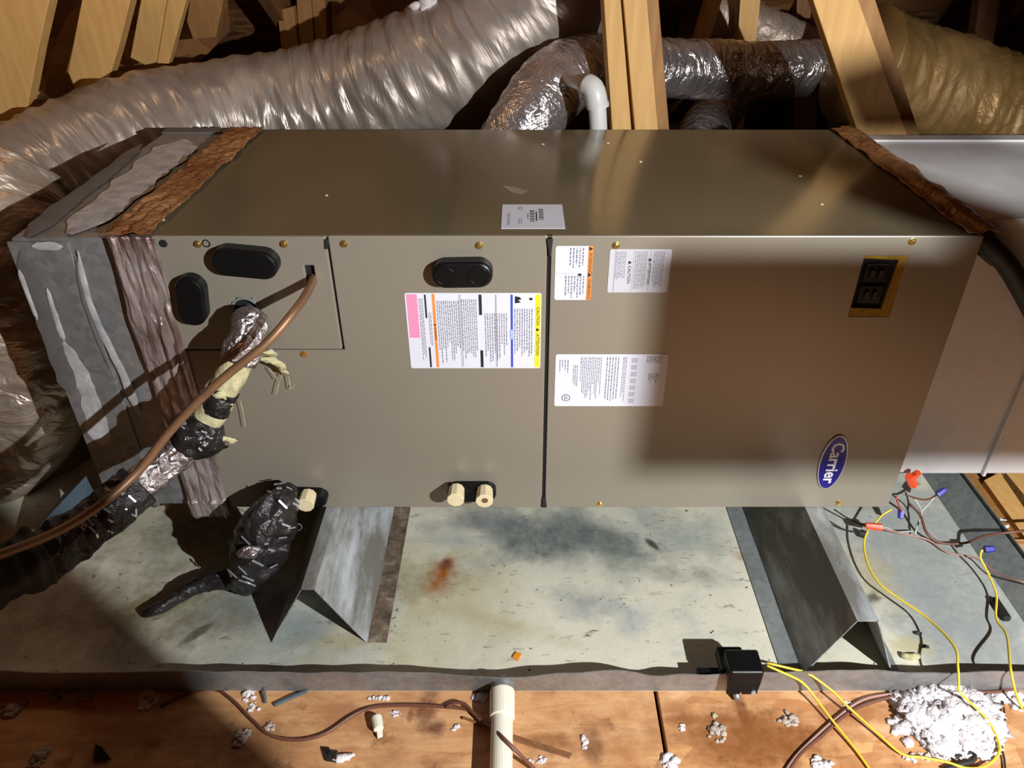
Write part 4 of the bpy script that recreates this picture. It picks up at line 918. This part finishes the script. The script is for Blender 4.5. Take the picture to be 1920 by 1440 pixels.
tuft(1800, 1300, .014, 6, 5, 'white insulation tuft against the pan lip above the large pile', spread=1.5, elong=(1.2, .4))
tuft(1880, 1300, .016, 7, 6, 'white insulation tuft by the pan lip at the right edge', spread=1.6, elong=(1.2, .7))
tuft(1915, 1320, .015, 6, 7, 'white insulation tuft cut by the right edge of the picture', spread=1.3)
tuft(1725, 1420, .010, 5, 8, 'flat white tuft under the yellow wire at the bottom right', spread=1.4, elong=(2.2, .4))
tuft(1590, 1323, .007, 4, 9, 'tiny white tuft on the brown cable', spread=1)
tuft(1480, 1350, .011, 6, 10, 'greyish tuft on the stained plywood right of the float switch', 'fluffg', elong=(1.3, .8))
tuft(1540, 1437, .011, 4, 11, 'white tuft at the bottom edge between the yellow wires')
tuft(1255, 1430, .012, 6, 12, 'white tuft in the joint between plywood sheets', elong=(.7, 1.2))
tuft(1278, 1364, .007, 3, 13, 'small round white tuft right of the plywood joint', spread=.6)
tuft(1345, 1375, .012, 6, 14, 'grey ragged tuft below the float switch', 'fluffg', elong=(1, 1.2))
tuft(1338, 1342, .007, 2, 15, 'yellowish foam crumb below the float switch', 'foam', spread=.4)
tuft(1095, 1390, .007, 5, 16, 'small white tuft on the dark stain right of the drain pipe', elong=(.5, 1.6))
tuft(1010, 1425, .006, 4, 17, 'tiny white tuft right of the drain pipe at the bottom', elong=(1.8, .7))
tuft(900, 1308, .008, 6, 18, 'thin white tuft against the lip left of the drain pipe', elong=(1.6, .8))
tuft(468, 1300, .010, 6, 19, 'white tuft against the lip above the winding brown cable', elong=(.8, 1.2))
tuft(478, 1325, .008, 3, 20, 'white tuft just below the lip tuft, left of centre')
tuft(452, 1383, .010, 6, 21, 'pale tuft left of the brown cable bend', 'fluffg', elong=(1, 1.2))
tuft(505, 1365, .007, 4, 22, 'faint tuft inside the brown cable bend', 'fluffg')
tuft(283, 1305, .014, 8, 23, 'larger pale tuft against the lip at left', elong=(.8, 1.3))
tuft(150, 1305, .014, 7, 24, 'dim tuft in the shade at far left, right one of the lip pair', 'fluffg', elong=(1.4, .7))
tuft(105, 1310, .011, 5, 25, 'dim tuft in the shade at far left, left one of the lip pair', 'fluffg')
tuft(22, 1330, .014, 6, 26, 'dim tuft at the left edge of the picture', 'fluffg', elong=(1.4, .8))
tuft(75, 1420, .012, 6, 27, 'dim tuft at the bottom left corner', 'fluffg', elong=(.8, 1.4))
tuft(715, 1310, .007, 5, 28, 'long white tuft along the lip left of the water stain', elong=(2.4, .4))
tuft(858, 1367, .006, 3, 29, 'small white tuft left of the drain pipe')
tuft(740, 1338, .006, 3, 30, 'small white crumb beside the plastic stub', elong=(1.2, .6))
tuft(318, 1290, .007, 3, 31, 'cream crumb on the lip edge at left', 'foam', elong=(1.4, .5))
# tufts behind, by the rafters
for u, v, r_, Y, lab, s_ in ((78, 190, .03, 1.0, 'white tuft between the two leftmost rafters', 1), (140, 222, .03, 1.0, 'white tuft below the second rafter on top of the big duct', 2), (118, 232, .022, .98, 'small grey tuft left of the one on the big duct', 3), (795, 12, .03, 1.0, 'white tuft stuck on top of the big duct', 4)):
    m = MB(); 
    for i in range(6): m.blob(Py(u + random.uniform(-22, 22), v + random.uniform(-9, 9), Y), r_ * random.uniform(.5, .9), i + s_ * 9, .6, 2, (1, 1, .7))
    tag(m.build('insulation_tuft', M['fluff'], smooth=True), lab, 'insulation', 'tufts behind the cabinet')
# small scraps
t = thing('pipe_stub', 'short cream plastic pipe stub on the plywood below the winding cable', 'pipe scrap', H(710, 1360, 0))
MB().cyl(H(706, 1345, .010), H(710, 1368, .010), .0085, .0075, 14).build('stub', M['pvc'], t, bevel=.001)
MB().prism([H(705, 1365, .004), H(717, 1362, .004), H(718, 1382, .002), H(708, 1386, .002)], (0, 0, .006)).build('broken_tip', M['pvc'], t, bevel=.001)
t = thing('torn_scrap', 'dark scrap with white torn fluff below the plastic stub', 'scrap', H(628, 1415, 0))
MB().prism([H(604, 1403, .002), H(618, 1407, .014), H(634, 1408, .016), H(630, 1430, .004), H(612, 1428, .003)], (0, 0, .003)).build('dark_flap', M['dirt'], t, bevel=.0008)
m = MB(); [m.blob(H(636 + i * 8, 1422 - i * 2, .005), .008 - i * .0016, i, .6, 2, (1.3, .8, .7)) for i in range(4)]; m.build('torn_fluff', M['fluff'], t, smooth=True)
t = tag(MB().prism([H(961, 1234, .0045), H(968, 1224, .0045), H(978, 1227, .0045), H(971, 1240, .0045)], (0, 0, .003)).build('amber_chip', plain('amber_chip_mat', srgb(222, 140, 30), .4)), 'amber chip lying in the pan above the drain outlet', 'chip')
tag(MB().tube([H(1690, 1228, .007), H(1705, 1232, .008), H(1722, 1230, .007)], lambda t: .006 - .002 * abs(t - .5), 10, .004).build('foam_crumb', M['foam'], smooth=True), 'pale yellow foam crumb in the pan right of the right rail', 'foam crumb')
for u, v, r_, lab in ((1722, 1187, .005, 'small black grit lump in the pan, upper one near the foam crumb'), (1733, 1212, .006, 'small black grit lump in the pan, lower one near the foam crumb')):
    tag(MB().blob(H(u, v, .007), r_, u, .6, 1, (1.4, .7, .6)).build('grit_lump', M['dirt']), lab, 'debris', 'grit in the pan')
tag(MB().prism([H(180, 1368 + 30, .002), H(192, 1403, .010), H(208, 1424, .002), H(176, 1428, .002)], (0, 0, .004)).build('dark_scrap', M['dirt']), 'dark pointed scrap in the shade at bottom left', 'scrap')
tag(MB().tube([H(495, 1290, .012), H(498, 1318, .004)], .0022, 8, .01).build('metal_sliver', M['blue_sheet']), 'blue-grey metal sliver standing against the lip', 'scrap', 'metal slivers')
tag(MB().tube([H(576, 1295, .006), H(545, 1308, .005), H(515, 1322, .004)], .003, 8, .01).build('metal_sliver', M['blue_sheet']), 'blue-grey metal sliver lying along the plywood', 'scrap', 'metal slivers')
tag(MB().tube([H(1378, 1290, .006), H(1380, 1300, .012), H(1382, 1310, .005)], .005, 10, .005).build('lock_nut', M['galv'], smooth=True), 'small metal fitting on the plywood below the float switch', 'fitting')
# boards beyond the right pan lip
for pts, z, lab, mt in (([(1845, 900), (1875, 885), (1960, 1010), (1960, 1060)], -.005, 'pale board beyond the right pan lip, nearer one', 'stud'), ([(1885, 885), (1940, 885), (1960, 960), (1960, 975)], -.03, 'pale board beyond the right pan lip, farther one', 'stud')):
    tag(MB().prism([H(u, v, z) for u, v in pts], (0, 0, -.03)).build('floor_board', M[mt], bevel=.001), lab, 'framing board', 'boards beyond the pan')
tuft(1880, 982, .010, 4, 41, 'white tuft on the boards beyond the right pan lip')
